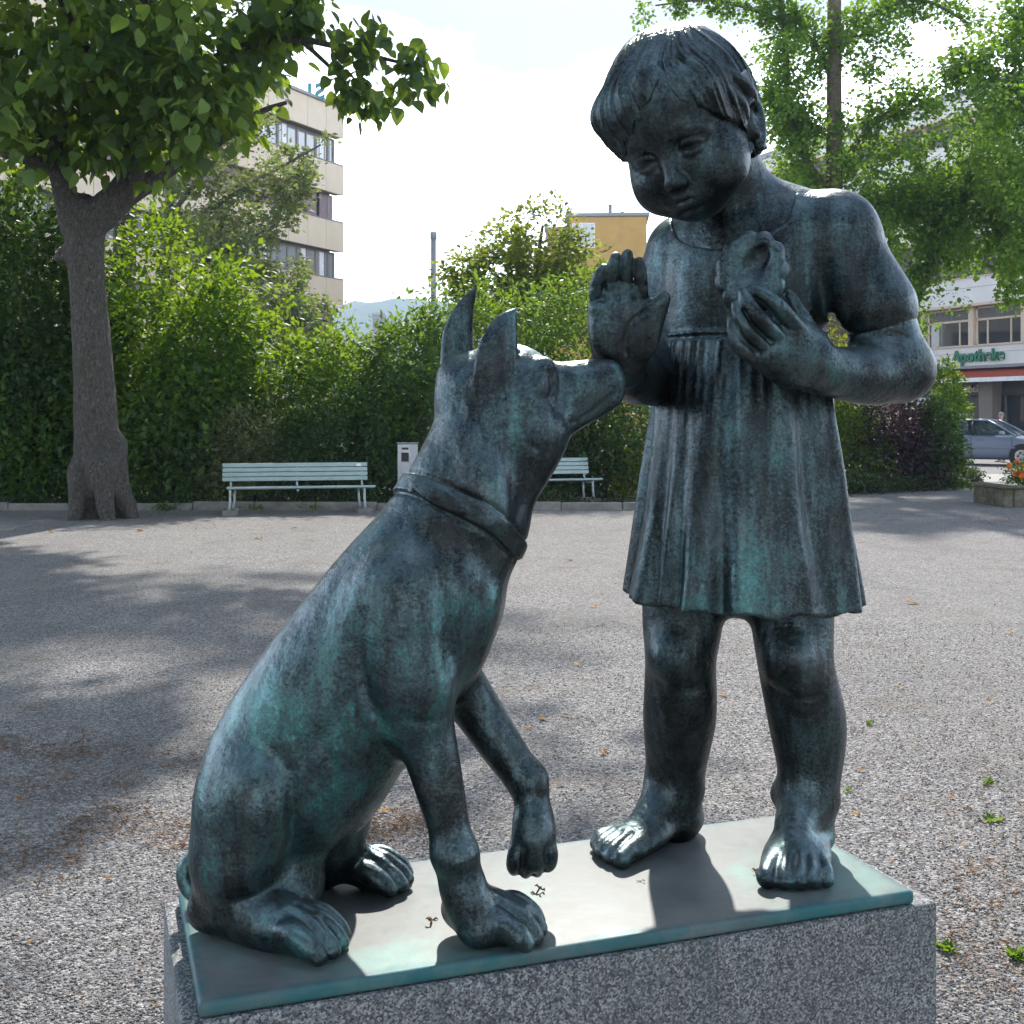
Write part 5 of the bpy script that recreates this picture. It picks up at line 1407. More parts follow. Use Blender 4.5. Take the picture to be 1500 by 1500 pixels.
cover([(-14, 19.9, .25), (-9, 19.9, .22), (-5, 19.95, .25), (-2, 19.95, .25), (2, 20.1, .25), (4.6, 21.2, .4), (6.0, 22.9, .5)], 12000, .30, .05, M['ivy'], 'low ivy and dead leaves under the benches', 62)
def tuft(px, Y, n, h, label, seed):
    g = np.random.default_rng(seed); x = W(px, 0, Y)[0]
    P = np.array([x, Y, .01]) + g.normal(0, 1, (n, 3)) * [.12, .05, .02]; P[:, 2] = np.abs(P[:, 2]) + .02 + g.random(n) * h * .6
    D = rand_unit(n, g) + [0, 0, .7]; D /= np.linalg.norm(D, axis=1, keepdims=True)
    V, F = leaf_quads(P, D, rand_unit(n, g), .07 * g.uniform(.6, 1.2, n), .03 * g.uniform(.6, 1.3, n))
    tag(obj('weed_clump', mesh_np('weed_clump', V, F, M['shrub_mid'])), label, 'weeds', 'weeds along the kerb')
tuft(242, 18.9, 160, .16, 'green weed clump at the right foot of the big trunk', 71)
tuft(375, 19.1, 50, .07, 'small weed clump under the left end of the bench', 72)
tuft(455, 19.1, 50, .07, 'small yellowish weed clump under the middle of the bench', 73)

# --- generic tree with limbs and leaf clumps
def leaf_tree(name, label, base, limbs, centres, crad, per, leaf, aspect, mat, bark, seed, droop=.4, flat=.8):
    g = np.random.default_rng(seed)
    o = np.array([base[0], base[1], 0.]); root = empty(name, tuple(o)); tag(root, label, 'tree')
    m = MB(); first = True
    for l in limbs:
        A = resample([(*(W(p[0], p[1], p[2]) - o), p[3] * p[2] / FPX) for p in l], 4)
        if first:
            t_ = MB(); t_.tube([Vector(a_[:3]) for a_ in A], [float(max(.008, a_[3])) for a_ in A], 12); t_.build('trunk', bark, root); first = False
        else: m.tube([Vector(a_[:3]) for a_ in A], [float(max(.008, a_[3])) for a_ in A], 7)
    m.build('limb', bark, root)
    C = np.asarray(centres, float) - o
    cr = crad * g.uniform(.55, 1.4, len(C))
    foliage('crown', *sprigs(C, cr, per, leaf, aspect, g, droop, flat, out=C.mean(0)), mat, root)['kind'] = 'stuff'
    return root

# middle tree
g_ = np.random.default_rng(81)
def mid_keep(p):
    px = 750 + FPX * p[0] / p[1]; py = 608 - FPX * (p[2] - EYE) / p[1]
    top = np.interp(px, [630, 660, 700, 740, 790, 830, 850, 885], [440, 375, 350, 318, 312, 330, 350, 400])
    return py > top and mnoise.noise(Vector(p * 1.1)) > -.25
Cm = cloud_centres(W(755, 420, 30), (2.15, 1.5, 1.85), 230, g_, mid_keep, .5, .3, 1.7)
Cm = np.vstack([Cm, [W(px, py, 30) for px, py in ((782, 305), (800, 298), (815, 312), (775, 318), (826, 330), (750, 322), (840, 345), (855, 352), (867, 372))]])
leaf_tree('middle_tree', 'light green tree standing in front of the ochre building', W(760, 600, 30), [[(775, 690, 30, 9), (772, 560, 30, 8), (778, 470, 30, 6), (785, 400, 30, 4), (795, 330, 30, 2)], [(776, 480, 30, 5), (740, 420, 29.8, 4), (700, 375, 29.8, 2)], [(780, 440, 30, 4), (820, 390, 30, 3), (850, 360, 30, 1.5)], [(774, 520, 30, 5), (720, 470, 29.7, 3), (670, 420, 29.7, 1.5)]], Cm, .38, 62, .125, .8, M['midtree'], M['bark'], 82)
# maple before the office block
g_ = np.random.default_rng(83)
bl = []
for (x0, y0, x1, y1, w_) in ((250, 330, 470, 215, 22), (240, 300, 400, 165, 20), (250, 420, 410, 330, 26), (250, 460, 480, 470, 26), (240, 250, 330, 170, 26), (250, 380, 420, 285, 24), (230, 350, 330, 330, 30), (300, 400, 440, 400, 20), (260, 200, 370, 140, 18), (420, 300, 440, 260, 14), (330, 480, 470, 440, 18), (380, 500, 500, 510, 14)):
    for t_ in g_.random(46):
        bl.append(W(x0 + (x1 - x0) * t_ + g_.normal(0, 10), y0 + (y1 - y0) * t_ + g_.normal(0, w_ * (1.1 - .6 * t_)), 38 + g_.normal(0, 1.2)))
leaf_tree('maple_tree', 'bluish green maple with yellowing branch ends in front of the office block', W(235, 600, 38), [[(235, 640, 38, 11), (238, 480, 38, 9), (245, 330, 38, 7), (260, 200, 38, 4), (280, 120, 38, 2)], [(240, 420, 38, 5), (330, 370, 37.6, 3), (410, 325, 37.4, 1.5)], [(243, 350, 38, 5), (350, 280, 37.6, 3), (470, 212, 37.4, 1.3)], [(238, 480, 38, 5), (350, 470, 37.5, 3), (480, 470, 37.3, 1.5)], [(246, 320, 38, 4), (320, 230, 38, 3), (400, 165, 38, 1.4)], [(238, 500, 38, 5), (400, 505, 37, 2.5), (500, 512, 37, 1.2)]], bl, .42, 42, .15, .8, M['maple'], M['bark'], 84, .3, .6)

# ginkgo trees at the right: drooping strands of small leaves along the branches
def ginkgo(name, label, base, limbs, fill, seed, Y, strand=True):
    g = np.random.default_rng(seed); C = []
    for l in limbs[1:]:
        A = resample([W(p[0], p[1], p[2]) for p in l], 7)
        for a_ in A[2:]:
            for _ in range(3): C.append(a_ + g.normal(0, .24, 3))
    for (x0, y0, x1, y1, n, w_) in fill:
        for t_ in g.random(n):
            C.append(W(x0 + (x1 - x0) * t_ + g.normal(0, w_), y0 + (y1 - y0) * t_ + g.normal(0, w_), Y + g.normal(0, 1.0)))
    return leaf_tree(name, label, base, limbs, C, .31, 50, .090, .95, M['ginkgo'], M['bark_light'], seed + 1, .55, 1.0)
GY = 27.5
ginkgo('ginkgo_tree', 'airy ginkgo with an upright trunk above the girl\'s shoulder and drooping leafy strands', W(1226, 600, GY),
    [[(1232, 680, GY, 15), (1230, 560, GY, 14), (1226, 440, GY, 13), (1222, 280, GY, 12), (1222, 150, GY, 11), (1222, 20, GY, 10), (1226, -140, GY, 7), (1230, -300, GY, 3)],
     [(1230, 590, GY, 10), (1290, 520, GY - .2, 9), (1338, 445, GY - .4, 8), (1364, 385, GY - .5, 7), (1388, 330, GY - .6, 5.5), (1425, 240, GY - .8, 3.5), (1470, 160, GY - 1, 2)],
     [(1224, 300, GY, 7), (1180, 230, GY, 5), (1155, 150, GY, 4.5), (1150, 60, GY, 4), (1140, -40, GY, 3)],
     [(1222, 120, GY, 6), (1190, 60, GY, 4.5), (1120, 20, GY, 3.5), (1040, 0, GY, 2.2), (960, 8, GY, 1.2)],
     [(1224, 260, GY, 5), (1270, 190, GY, 4), (1330, 150, GY, 3), (1370, 150, GY, 1.5)],
     [(1224, 200, GY, 6), (1160, 170, GY - .5, 4), (1120, 150, GY - .5, 2)],
     [(1223, 80, GY, 5), (1280, 20, GY, 4), (1350, 0, GY, 3), (1420, 35, GY, 1.5)],
     [(1225, 330, GY, 6), (1290, 300, GY - .5, 4), (1350, 290, GY - .8, 3), (1400, 330, GY - 1, 1.5)],
     [(1388, 330, GY - .6, 4), (1440, 300, GY - .8, 3), (1480, 370, GY - 1, 1.2)],
     [(1425, 240, GY - .8, 3), (1465, 260, GY - 1, 2), (1478, 340, GY - 1, 1), (1480, 425, GY - 1, .5)]],
    [(1250, 200, 1420, 300, 70, 34), (1230, 260, 1400, 330, 60, 26), (1300, 250, 1480, 200, 50, 36), (1290, 320, 1320, 370, 16, 10), (1390, 300, 1400, 380, 16, 10), (1140, 120, 1160, 260, 34, 16), (1180, 40, 1320, 120, 34, 24),
     (1245, 60, 1330, 40, 20, 22), (1130, 60, 1200, 200, 30, 18), (1466, 300, 1482, 430, 22, 5), (1400, 320, 1420, 395, 14, 8), (1270, 300, 1290, 360, 14, 8), (1345, 330, 1350, 395, 10, 8), (1130, 250, 1190, 280, 14, 14)], 91, GY)
ginkgo('ginkgo_tree', 'fuller ginkgo crown entering from the right edge, in front of the pharmacy building', W(1570, 600, 24.5),
    [[(1570, 700, 24.5, 16), (1568, 500, 24.5, 14), (1560, 300, 24.5, 12), (1556, 100, 24.5, 10), (1552, -100, 24.5, 7)],
     [(1562, 250, 24.5, 6), (1510, 160, 24.5, 4), (1450, 110, 24.5, 2.5), (1400, 95, 24.5, 1.2)],
     [(1566, 330, 24.5, 6), (1510, 280, 24.5, 4), (1450, 260, 24.5, 2.2)],
     [(1560, 120, 24.5, 6), (1520, 50, 24.5, 4), (1480, 20, 24.5, 2.2)],
     [(1564, 420, 24.5, 5), (1530, 360, 24.5, 3), (1490, 370, 24.5, 1.5)]],
    [(1420, 150, 1560, 200, 60, 32), (1440, 240, 1560, 300, 60, 30), (1490, 60, 1570, 60, 40, 30), (1390, 105, 1450, 110, 14, 10), (1490, 350, 1530, 410, 18, 12)], 95, 24.5)

# flowers in the trough
def marigolds():
    g = np.random.default_rng(77); q = random.Random(6)
    fm = {}
    for key, mt in (('o', M['orange']), ('y', M['yellow_petal'])):
        m = MB()
        for k in range(12):
            a = 6.283 * k / 12
            m.tube([(0, 0, 0), (.018 * math.cos(a), .018 * math.sin(a), .012 + .004 * (k % 3)), (.032 * math.cos(a), .032 * math.sin(a), .006 + .006 * (k % 2))], [.004, .009, .004], 4)
        m.tube([(0, 0, -.03), (0, 0, .012)], [.004, .012], 6)
        fm[key] = m.mesh('flower', mt)
    for k, (x, y, lab, key) in enumerate(((8.62, 20.42, 'orange marigold plant at the left end of the stone trough', 'o'), (8.92, 20.36, 'orange and leafy marigold plant at the right edge of the picture', 'o'), (9.22, 20.45, 'yellow marigold plant just beyond the right edge of the picture', 'y'), (8.82, 20.75, 'taller orange marigold plant at the back of the trough', 'o'))):
        root = empty('marigold_plant', (x, y, .29)); tag(root, lab, 'flower', 'marigolds in the stone trough')
        C = np.stack([g.normal(0, .10, 40), g.normal(0, .09, 40), g.uniform(.05, .34 + .1 * (k == 3), 40)], 1)
        foliage('foliage', *sprigs(C, .07, 12, .06, .4, g, .1), M['shrub_bright'], root)['kind'] = 'stuff'
        for i in range(15):
            f = obj('flower', fm[key], root, loc=(g.normal(0, .11), g.normal(-.05, .10), g.uniform(.16, .42 + .08 * (k == 3))), rot=(q.uniform(-1.2, .3), q.uniform(-.7, .7), q.uniform(0, 6)))
            s_ = q.uniform(.9, 1.5); f.scale = (s_, s_, s_)
marigolds()

# --- unseen trees added to shade the gravel and darken what the bronze reflects
def belt(pts, n, h, label, seed):
    g = np.random.default_rng(seed); A = resample(np.array(pts, float), 10)
    cs = []
    for k in range(n // 30):
        i = g.integers(0, len(A)); b = A[i]
        hh = h * (.55 + .45 * abs(math.sin(b[0] * .31 + b[1] * .27)))
        cs.append([b[0] + g.normal(0, 1.1), b[1] + g.normal(0, 1.1), g.random() ** .7 * hh])
    P, D, N, L, Wd = sprigs(np.array(cs), 1.0, 30, .42, .7, g, .3)
    V, F = leaf_quads(P, D, N, L, Wd)
    tag(obj('added_tree_belt', mesh_np('added_tree_belt', V, F, M['shrub_mid'])), label, 'trees', kind='stuff')
g_ = np.random.default_rng(103)
def over_keep(p): return p[0] < -1.0 and p[2] > 1.2 + EYE + .36 * p[1] and mnoise.noise(Vector(p * .55)) > -.12
Co = cloud_centres((-5.0, 9.2, 8.6), (5.2, 5.0, 2.6), 150, g_, over_keep, .3, .3, 4.4)
def over_keep2(p): return p[1] > 10.6 and p[2] < 9.4 and p[2] > 1.9 + EYE + .355 * p[1] - .9 and mnoise.noise(Vector(p * .6 + [7, 3, 1])) > -.10
Co = np.vstack([Co, cloud_centres((-2.6, 12.9, 8.1), (3.5, 2.3, 1.4), 110, g_, over_keep2, .2, .3, 6.4)])
leaf_tree('added_shade_tree', 'unseen broad tree added outside the left edge, its crown shading the gravel', (-7.6, 8.6), [[(-800, 1000, 8.6, 40), (-800, 500, 8.6, 34), (-790, 0, 8.6, 28), (-770, -500, 8.6, 18), (-760, -900, 8.6, 8)], [(-785, -100, 8.6, 18), (-400, -500, 8.8, 12), (0, -800, 9.2, 6)], [(-780, -250, 8.6, 16), (-500, -700, 9.4, 9), (-150, -950, 10, 4)]], Co, .55, 26, .26, .8, M['catalpa'], M['bark'], 104)  # added out of view; crown shaped to shade the gravel, not the statue
g_ = np.random.default_rng(107)
def high_keep(p): return 608 - FPX * (p[2] - EYE) / p[1] < -190 and mnoise.noise(Vector(p * .5 + [1, 7, 3])) > -.10
Ch = cloud_centres((-4.2, 23.8, 14.6), (5.6, 3.0, 1.6), 210, g_, high_keep, .2, .3, 8.4)
leaf_tree('added_tall_tree', 'tall tree added behind the left hedge, its unseen high crown shading the gravel', (-7.6, 24.0), [[(180, 700, 24, 20), (182, 400, 24, 17), (190, 100, 24, 14), (200, -150, 24, 10), (215, -380, 24, 5)], [(195, 0, 24, 9), (330, -180, 24, 6), (520, -330, 24, 3)], [(192, 50, 24, 8), (60, -150, 24, 6), (-80, -320, 24, 3)]], Ch, .62, 26, .26, .8, M['catalpa'], M['bark'], 108)  # added for its shade; crown kept above the view
belt([(-26, -4, 0), (-18, -11, 0), (-6, -14, 0), (8, -14, 0), (20, -11, 0), (27, -3, 0)], 24000, 12.5, 'unseen mass of trees added behind the photographer to darken the bronze reflections', 101)  # added behind the camera as dark surroundings for the bronze

# ---------------------------------------------------------------- the parked saloon and the people
def car():
    rz = math.radians(-38)
    # B-pillar seen at about px 1442 at distance 37
    bp = W(1445, 683, 36.6)
    root = empty('parked_car', (bp[0] + .25, bp[1] + .75, 0), rz)
    tag(root, 'blue grey saloon car parked in front of the pharmacy, seen from its right side', 'car')
    # local: +x forwards, -y its right side (towards the camera)
    st = [  # x, half width at belt, half width at sill, z sill, z belt(shoulder), z top of lower body
        (-2.12, .62, .60, .40, .62, .80), (-2.02, .74, .70, .30, .66, .96), (-1.7, .82, .80, .22, .72, 1.00), (-1.2, .86, .85, .20, .74, .99), (-.6, .87, .865, .19, .74, .965), (0.0, .87, .865, .19, .73, .945), (.6, .87, .865, .19, .72, .925), (1.1, .86, .855, .20, .70, .90), (1.6, .83, .82, .22, .66, .83), (2.0, .76, .74, .26, .60, .745), (2.2, .60, .60, .34, .54, .66)]
    bm = bmesh.new(); rings = []
    for (x, wb, ws, zs, zb, zt) in st:
        half = [(ws * .80, zs - .02), (ws, zs + .05), (wb + .012, (zs + zb) / 2), (wb, zb), (wb - .035, zt - .03), (wb - .10, zt), (0, zt + .035)]
        pts = [(y, z) for y, z in half] + [(-y, z) for y, z in half[-2::-1]]
        rings.append([bm.verts.new((x, y, z)) for y, z in pts])
    for a, b in zip(rings[:-1], rings[1:]):
        n = len(a)
        for k in range(n): bm.faces.new((a[k], a[(k + 1) % n], b[(k + 1) % n], b[k]))
    bm.faces.new(rings[0]); bm.faces.new(rings[-1][::-1])
    bmesh.ops.recalc_face_normals(bm, faces=bm.faces)
    me = bpy.data.meshes.new('body'); bm.to_mesh(me); bm.free(); me.materials.append(M['car_paint'])
    for p in me.polygons: p.use_smooth = True
    body = obj('body', me, root)
    md = body.modifiers.new('sub', 'SUBSURF'); md.levels = 2; md.render_levels = 2
    # roof with pillars: a shell, side windows left open between the pillars
    zt = 1.40
    def roofprof(x):
        return np.interp(x, [-1.55, -1.0, -.4, .1, .5, 1.12], [.985, 1.30, 1.395, 1.40, 1.33, .93])
    m = MB()
    m.box((-.28, 0, 1.385), (1.10, 1.12, .035), bev=.015)
    roof = m.build('roof', M['car_paint'], root)
    sh = roof.data
    for s_ in (-1, 1):
        A0, A1 = Vector((1.10, s_ * .74, .93)), Vector((.26, s_ * .56, 1.385))
        MB().tube([A0, A0.lerp(A1, .5) + Vector((0, s_ * .01, .02)), A1], .032, 8).build('pillar', M['car_paint'], root)
        C0, C1 = Vector((-1.50, s_ * .74, .985)), Vector((-.82, s_ * .56, 1.375))
        MB().tube([C0, C0.lerp(C1, .5) + Vector((0, s_ * .01, .03)), C1], [.07, .055, .04], 8).build('pillar', M['car_paint'], root)
        MB().tube([(-.12, s_ * .835, .95), (-.16, s_ * .74, 1.20), (-.20, s_ * .585, 1.375)], [.045, .042, .035], 8).build('pillar', M['dark'], root)
        MB().tube([A1, (-.2, s_ * .585, 1.40), C1], .030, 8).build('roof_rail', M['car_paint'], root)
        # side panes
        for nm, poly in (('side_window', [(-.08, .95), (.98, .935), (.24, 1.36), (-.12, 1.375)]), ('side_window', [(-.18, .955), (-1.28, .985), (-.80, 1.345), (-.24, 1.375)])):
            v = [(x, s_ * (.835 - (z - .94) * .60 - .012), z) for x, z in poly]
            obj(nm, mesh_np(nm, v + [(a, b - s_ * .012, c) for a, b, c in v], [(0, 1, 2, 3), (7, 6, 5, 4), (0, 4, 5, 1), (1, 5, 6, 2), (2, 6, 7, 3), (3, 7, 4, 0)], M['car_glass']), root)
        MB().box((.78, s_ * .96, 1.0), (.16, .20, .13), bev=.045).build('wing_mirror', M['car_paint'], root)
        MB().tube([(.78, s_ * .82, .95), (.78, s_ * .92, .98)], .025, 6).build('mirror_arm', M['dark'], root)
        for xh in (.12, -.95):
            MB().box((xh, s_ * .885, .80), (.20, .03, .035), bev=.012).build('door_handle', M['car_paint'], root)
        MB().box((-.1, s_ * .888, .56), (2.5, .022, .045), bev=.008).build('side_moulding', M['car_paint'], root)
        for xd in (1.06, -.14, -1.15):
            MB().tube([(xd, s_ * .876, .24), (xd, s_ * .890, .48), (xd - .02, s_ * .878, .74), (xd - .03, s_ * .842, .90)], .006, 5).build('door_seam', M['dark'], root)
        for xw in (1.33, -1.33):
            w = empty('wheel', (0, 0, 0)); bpy.data.objects.remove(w)
            MB().tube([(xw, s_ * .70, .31), (xw, s_ * .885, .31)], .375, 24).build('wheel_arch', M['dark'], root)
            t = MB().tube([(xw, s_ * .70, .31), (xw, s_ * .90, .31)], .31, 24).build('wheel', M['tyre'], root)
            r = MB(); r.tube([(xw, s_ * .86, .31), (xw, s_ * .908, .31)], .20, 20)
            r.build('rim', M['alloy'], t)
            r = MB()
            for k in range(5):
                a = 1.2566 * k; r.box((xw + .1 * math.cos(a + .6), s_ * .909, .31 + .1 * math.sin(a + .6)), (.06, .006, .06))
            r.build('rim_hole', M['dark'], t)
        MB().box((2.02, s_ * .58, .62), (.20, .26, .12), bev=.03).build('headlight', M['car_glass'], root)
    v = [(1.12, -.70, .925), (1.12, .70, .925), (.30, .53, 1.375), (.30, -.53, 1.375)]
    obj('windscreen', mesh_np('windscreen', v + [(a - .012, b, c - .01) for a, b, c in v], [(0, 1, 2, 3), (7, 6, 5, 4), (0, 4, 5, 1), (1, 5, 6, 2), (2, 6, 7, 3), (3, 7, 4, 0)], M['car_glass']), root)
    v = [(-1.50, .68, .99), (-1.50, -.68, .99), (-.84, -.53, 1.375), (-.84, .53, 1.375)]
    obj('rear_window', mesh_np('rear_window', v + [(a + .012, b, c - .01) for a, b, c in v], [(0, 1, 2, 3), (7, 6, 5, 4), (0, 4, 5, 1), (1, 5, 6, 2), (2, 6, 7, 3), (3, 7, 4, 0)], M['car_glass']), root)
    for s_ in (-1, 1): MB().box((-.15, s_ * .36, .92), (.16, .46, .62), bev=.06, rot=Matrix.Rotation(-.2, 3, 'Y')).build('seat', M['dark'], root)
    MB().box((-.98, 0, .9), (.5, 1.2, .3), bev=.06).build('rear_seat', M['dark'], root)
    MB().box((-.75, -.755, 1.03), (.30, .006, .12)).build('window_sticker', M['white'], root)
    return root, rz
car_root, car_rz = car()

def person(loc, rz, label, seated, coat, legs):
    """an adult as one continuous skin with clothing over it"""
    root = empty('person', loc, rz); tag(root, label, 'person')
    hz = .52 if seated else .93
    s = Sdf((-.6, -.45, -.05), (.75, .45, hz + .92), .014)
    T = lambda P, r, k=.03: s.tube(P, r, k)
    T([(0, 0, hz), (0, 0, hz + .25), (0, 0, hz + .44)], [.145, .14, .15], .05)
    T([(0, -.17, hz + .46), (0, .17, hz + .46)], [.07, .07], .05)
    T([(0, 0, hz + .48), (.015, 0, hz + .60)], [.055, .052])
    s.ell((.02, 0, hz + .71), (.095, .076, .118), None, .03)
    s.ell((.10, 0, hz + .69), (.022, .013, .02), None, .01)
    for q in (-1, 1):
        s.ell((.01, q * .078, hz + .70), (.02, .012, .03), None, .01)
        s.ell((.098, q * .032, hz + .72), (.012, .016, .009), None, .008, 'carve')
        if seated:
            T([(0, q * .20, hz + .44), (.10, q * .24, hz + .22), (.34, q * .20, hz + .26)], [.052, .044, .034])
            T([(0, q * .09, hz), (.42, q * .11, hz + .06), (.62, q * .11, hz - .34)], [.085, .065, .045])
        else:
            T([(0, q * .20, hz + .44), (.02, q * .25, hz + .18), (.08, q * .24, hz - .06)], [.052, .044, .034])
            for f_ in range(4): T([(.06 + .018 * f_, q * .235, hz - .09), (.075 + .018 * f_, q * .225, hz - .16)], [.010, .008], .006)
            T([(.10, q * .22, hz - .07), (.13, q * .21, hz - .12)], [.011, .009], .006)
            T([(0, q * .09, hz), (.02, q * .10, hz - .44), (0, q * .10, .06)], [.09, .06, .042])
            T([(-.04, q * .10, .035), (.16, q * .11, .03)], [.045, .038])
    V, Q = s.mesh(1)
    obj('body', mesh_np('body', V, Q, M['skin'], True), root)
    c = Sdf((-.5, -.45, hz - .4), (.6, .45, hz + .7), .014)
    c.tube([(0, 0, hz - .04), (0, 0, hz + .25), (0, 0, hz + .43)], [.165, .158, .165], .05)
    c.tube([(0, -.17, hz + .455), (0, .17, hz + .455)], [.085, .085], .05)
    for q in (-1, 1):
        if seated: c.tube([(0, q * .20, hz + .44), (.10, q * .24, hz + .22), (.30, q * .205, hz + .25)], [.068, .058, .048], .03)
        else: c.tube([(0, q * .20, hz + .44), (.02, q * .25, hz + .18), (.075, q * .24, hz - .04)], [.068, .058, .048], .03)
    V, Q = c.mesh(1); obj('jacket', mesh_np('jacket', V, Q, coat, True), root)
    h = Sdf((-.15, -.15, hz + .55), (.18, .15, hz + .88), .012)
    h.ell((.008, 0, hz + .735), (.105, .088, .112), None, .02)
    h.ell((.13, 0, hz + .66), (.085, .09, .085), None, .02, 'carve')
    V, Q = h.mesh(1); obj('hair', mesh_np('hair', V, Q, M['hair'], True), root)
    if not seated:
        l = Sdf((-.2, -.3, 0), (.3, .3, hz + .1), .014)
        l.tube([(0, 0, hz + .06), (0, 0, hz - .06)], [.155, .15], .05)
        for q in (-1, 1): l.tube([(0, q * .09, hz), (.02, q * .10, hz - .44), (0, q * .10, .12)], [.105, .08, .065], .04)
        V, Q = l.mesh(1); obj('trousers', mesh_np('trousers', V, Q, legs, True), root)
    return root
cr = Matrix.Rotation(car_rz, 3, 'Z')
dp = Vector(car_root.location) + cr @ Vector((-.02, .36, .02))
person(tuple(dp), car_rz, 'person in a teal top sitting at the wheel of the blue grey car', True, M['cloth_teal'], M['cloth_dark'])
pw = W(1467, 606, 39.3)
ped = person((pw[0], 39.3, 0.0), math.radians(200), 'grey haired person standing behind the blue grey car', False, M['cloth_dark'], M['cloth_dark'])
ped.scale = (.93, .93, .93)

# ---------------------------------------------------------------- the bronze dog
def make_dog(mat):
    root = empty('dog_statue', (-0.20, 1.46, PLATE_Z))
    tag(root, 'dark green bronze statue of a sitting dog with pricked ears lifting one forepaw', 'statue')
    inv = Matrix.Translation(-root.location)
    s = Sdf((-0.435, 1.29, 0.915), (0.155, 1.66, 1.735), 0.0026)
    YD = np.array([0, 1.0, 0]); YM = 1.47
    # trunk
    s.pt([(680, 752, 1.475, 91), (640, 815, 1.475, 105), (590, 894, 1.47, 122), (534, 964, 1.468, 122), (476, 1035, 1.468, 120), (415, 1130, 1.47, 116), (378, 1212, 1.475, 90)], 0.03, (YD, 1.12))
    s.ell(W(645, 886, 1.46), (.066, .066, .082), None, 0.04)         # breast
    s.ell(W(676, 868, 1.43), (.034, .036, .055), None, 0.03)
    s.ell(W(690, 872, 1.50), (.034, .036, .052), None, 0.03)
    s.ell(W(630, 962, 1.47), (.052, .066, .055), None, 0.04)
    s.ell(W(584, 925, 1.40), (.058, .042, .095), None, 0.03)
    s.ell(W(600, 1005, 1.392), (.048, .036, .055), None, 0.025)        # near shoulder
    s.ell(W(610, 900, 1.53), (.060, .045, .095), None, 0.045)
    s.ell(W(540, 1050, 1.47), (.070, .070, .060), None, 0.05)         # belly
    s.ell(W(480, 1130, 1.47), (.070, .068, .075), None, 0.05)
    # ribs and shoulder modelling
    s.gr([(535, 880), (528, 960), (552, 1040), (590, 1085)], 14, 11, YM)
    s.gr([(645, 830), (655, 920), (660, 1000)], 13, 10, YM)
    s.gr([(706, 850), (704, 930), (680, 1000)], 9, 5, YM)
    for k_ in range(4): s.gr([(505 - 26 * k_, 960 + 36 * k_), (520 - 22 * k_, 1040 + 30 * k_), (545 - 20 * k_, 1090 + 24 * k_)], 7, 1.6, YM)
    s.gr([(700, 800), (716, 850), (700, 905)], 12, 5, YM)
    s.gr([(520, 1000), (470, 1080), (420, 1130)], 16, 3, YM)
    # neck
    s.pt([(677, 760, 1.475, 89), (690, 705, 1.475, 84), (706, 650, 1.478, 78), (718, 605, 1.482, 68)], 0.03, (YD, 1.12))
    s.gr([(800, 690), (772, 720), (748, 770)], 9, 4, YM)
    s.gr([(660, 640), (668, 690), (690, 740)], 9, 3.5, YM)
    s.pt([(700, 640, 1.44, 26), (712, 700, 1.412, 24), (720, 760, 1.405, 20)], 0.035)   # throat muscle
    # near foreleg
    s.pt([(612, 1000, 1.415, 46), (621, 1060, 1.408, 44), (638, 1130, 1.404, 38), (655, 1200, 1.402, 32), (666, 1258, 1.400, 29), (680, 1310, 1.398, 29)], 0.022)
    s.ell(W(596, 1052, 1.405), (.020, .022, .024), None, 0.03)
    s.gr([(590, 1052), (620, 1058), (655, 1050)], 7, 3.5, YM)
    s.ell(W(668, 1252, 1.392), (.026, .026, .02), None, 0.02)
    def paw(base, tip, w, h, mat_=None, spread=1.0, r=None):
        """base, tip: world points on the sole line"""
        base = np.array(base, float); tip = np.array(tip, float)
        f = unit(tip - base); L = np.linalg.norm(tip - base)
        up = np.array([0, 0, 1.]); up = unit(up - f * (up @ f)); m = np.cross(f, up)
        P = lambda a, b, c: base + f * a * L + m * b + up * c
        s.tube([P(.05, 0, h * .62), P(.35, 0, h * .62), P(.62, 0, h * .46)], [w * .62, w * .72, w * .74], 0.02, (up, 1.15), m=8)
        for i, b in enumerate((-1.15, -.40, .40, 1.15)):
            e = .93 if abs(b) > 1 else 1.0
            rr = w * .30
            s.tube([P(.40, b * w * .45, h * .60), P(.66 * e, b * w * .56 * spread, h * .62), P(.88 * e, b * w * .60 * spread, h * .40), P(.99 * e, b * w * .60 * spread, h * .24)], [rr * .9, rr * 1.18, rr * 1.14, rr * .84], 0.004, m=6)
            s.tube([P(.99 * e, b * w * .6 * spread, h * .30), P(1.05 * e, b * w * .6 * spread, h * .13)], [rr * .30, rr * .14], 0.002)
        for b in (-.78, 0, .78):
            sl, D = s.tube([P(.52, b * w * .5, h * .98), P(.74, b * w * .58 * spread, h * .80), P(.98, b * w * .62 * spread, h * .4)], [.001] * 3, 0.012, ret=True, m=4)
            s.F[sl] += 0.0045 * np.exp(-(np.maximum(D, 0) / 0.0042) ** 2)
    s.pt([(680, 1300, 1.398, 29), (692, 1335, 1.394, 30), (700, 1358, 1.392, 30)], 0.02)
    paw((-0.062, 1.424, PLATE_Z), (0.030, 1.402, PLATE_Z), .044, .052)
    # far foreleg lifted
    s.pt([(655, 985, 1.52, 46), (692, 1030, 1.525, 37), (736, 1095, 1.515, 32), (772, 1145, 1.505, 28)], 0.022)
    s.pt([(774, 1142, 1.504, 28), (782, 1180, 1.497, 24.5), (786, 1215, 1.492, 27)], 0.012)
    paw(W(785, 1205, 1.492) + np.array([-.012, .012, 0]), W(782, 1284, 1.470) + np.array([-.005, .018, 0]), .034, .036, None, .9)
    s.ell(W(764, 1222, 1.50), (.008, .008, .014), None, 0.008)
    # near hind leg: thigh, knee, hock and foot
    s.ell(W(356, 1213, 1.425), (.056, .055, .096), None, 0.035)
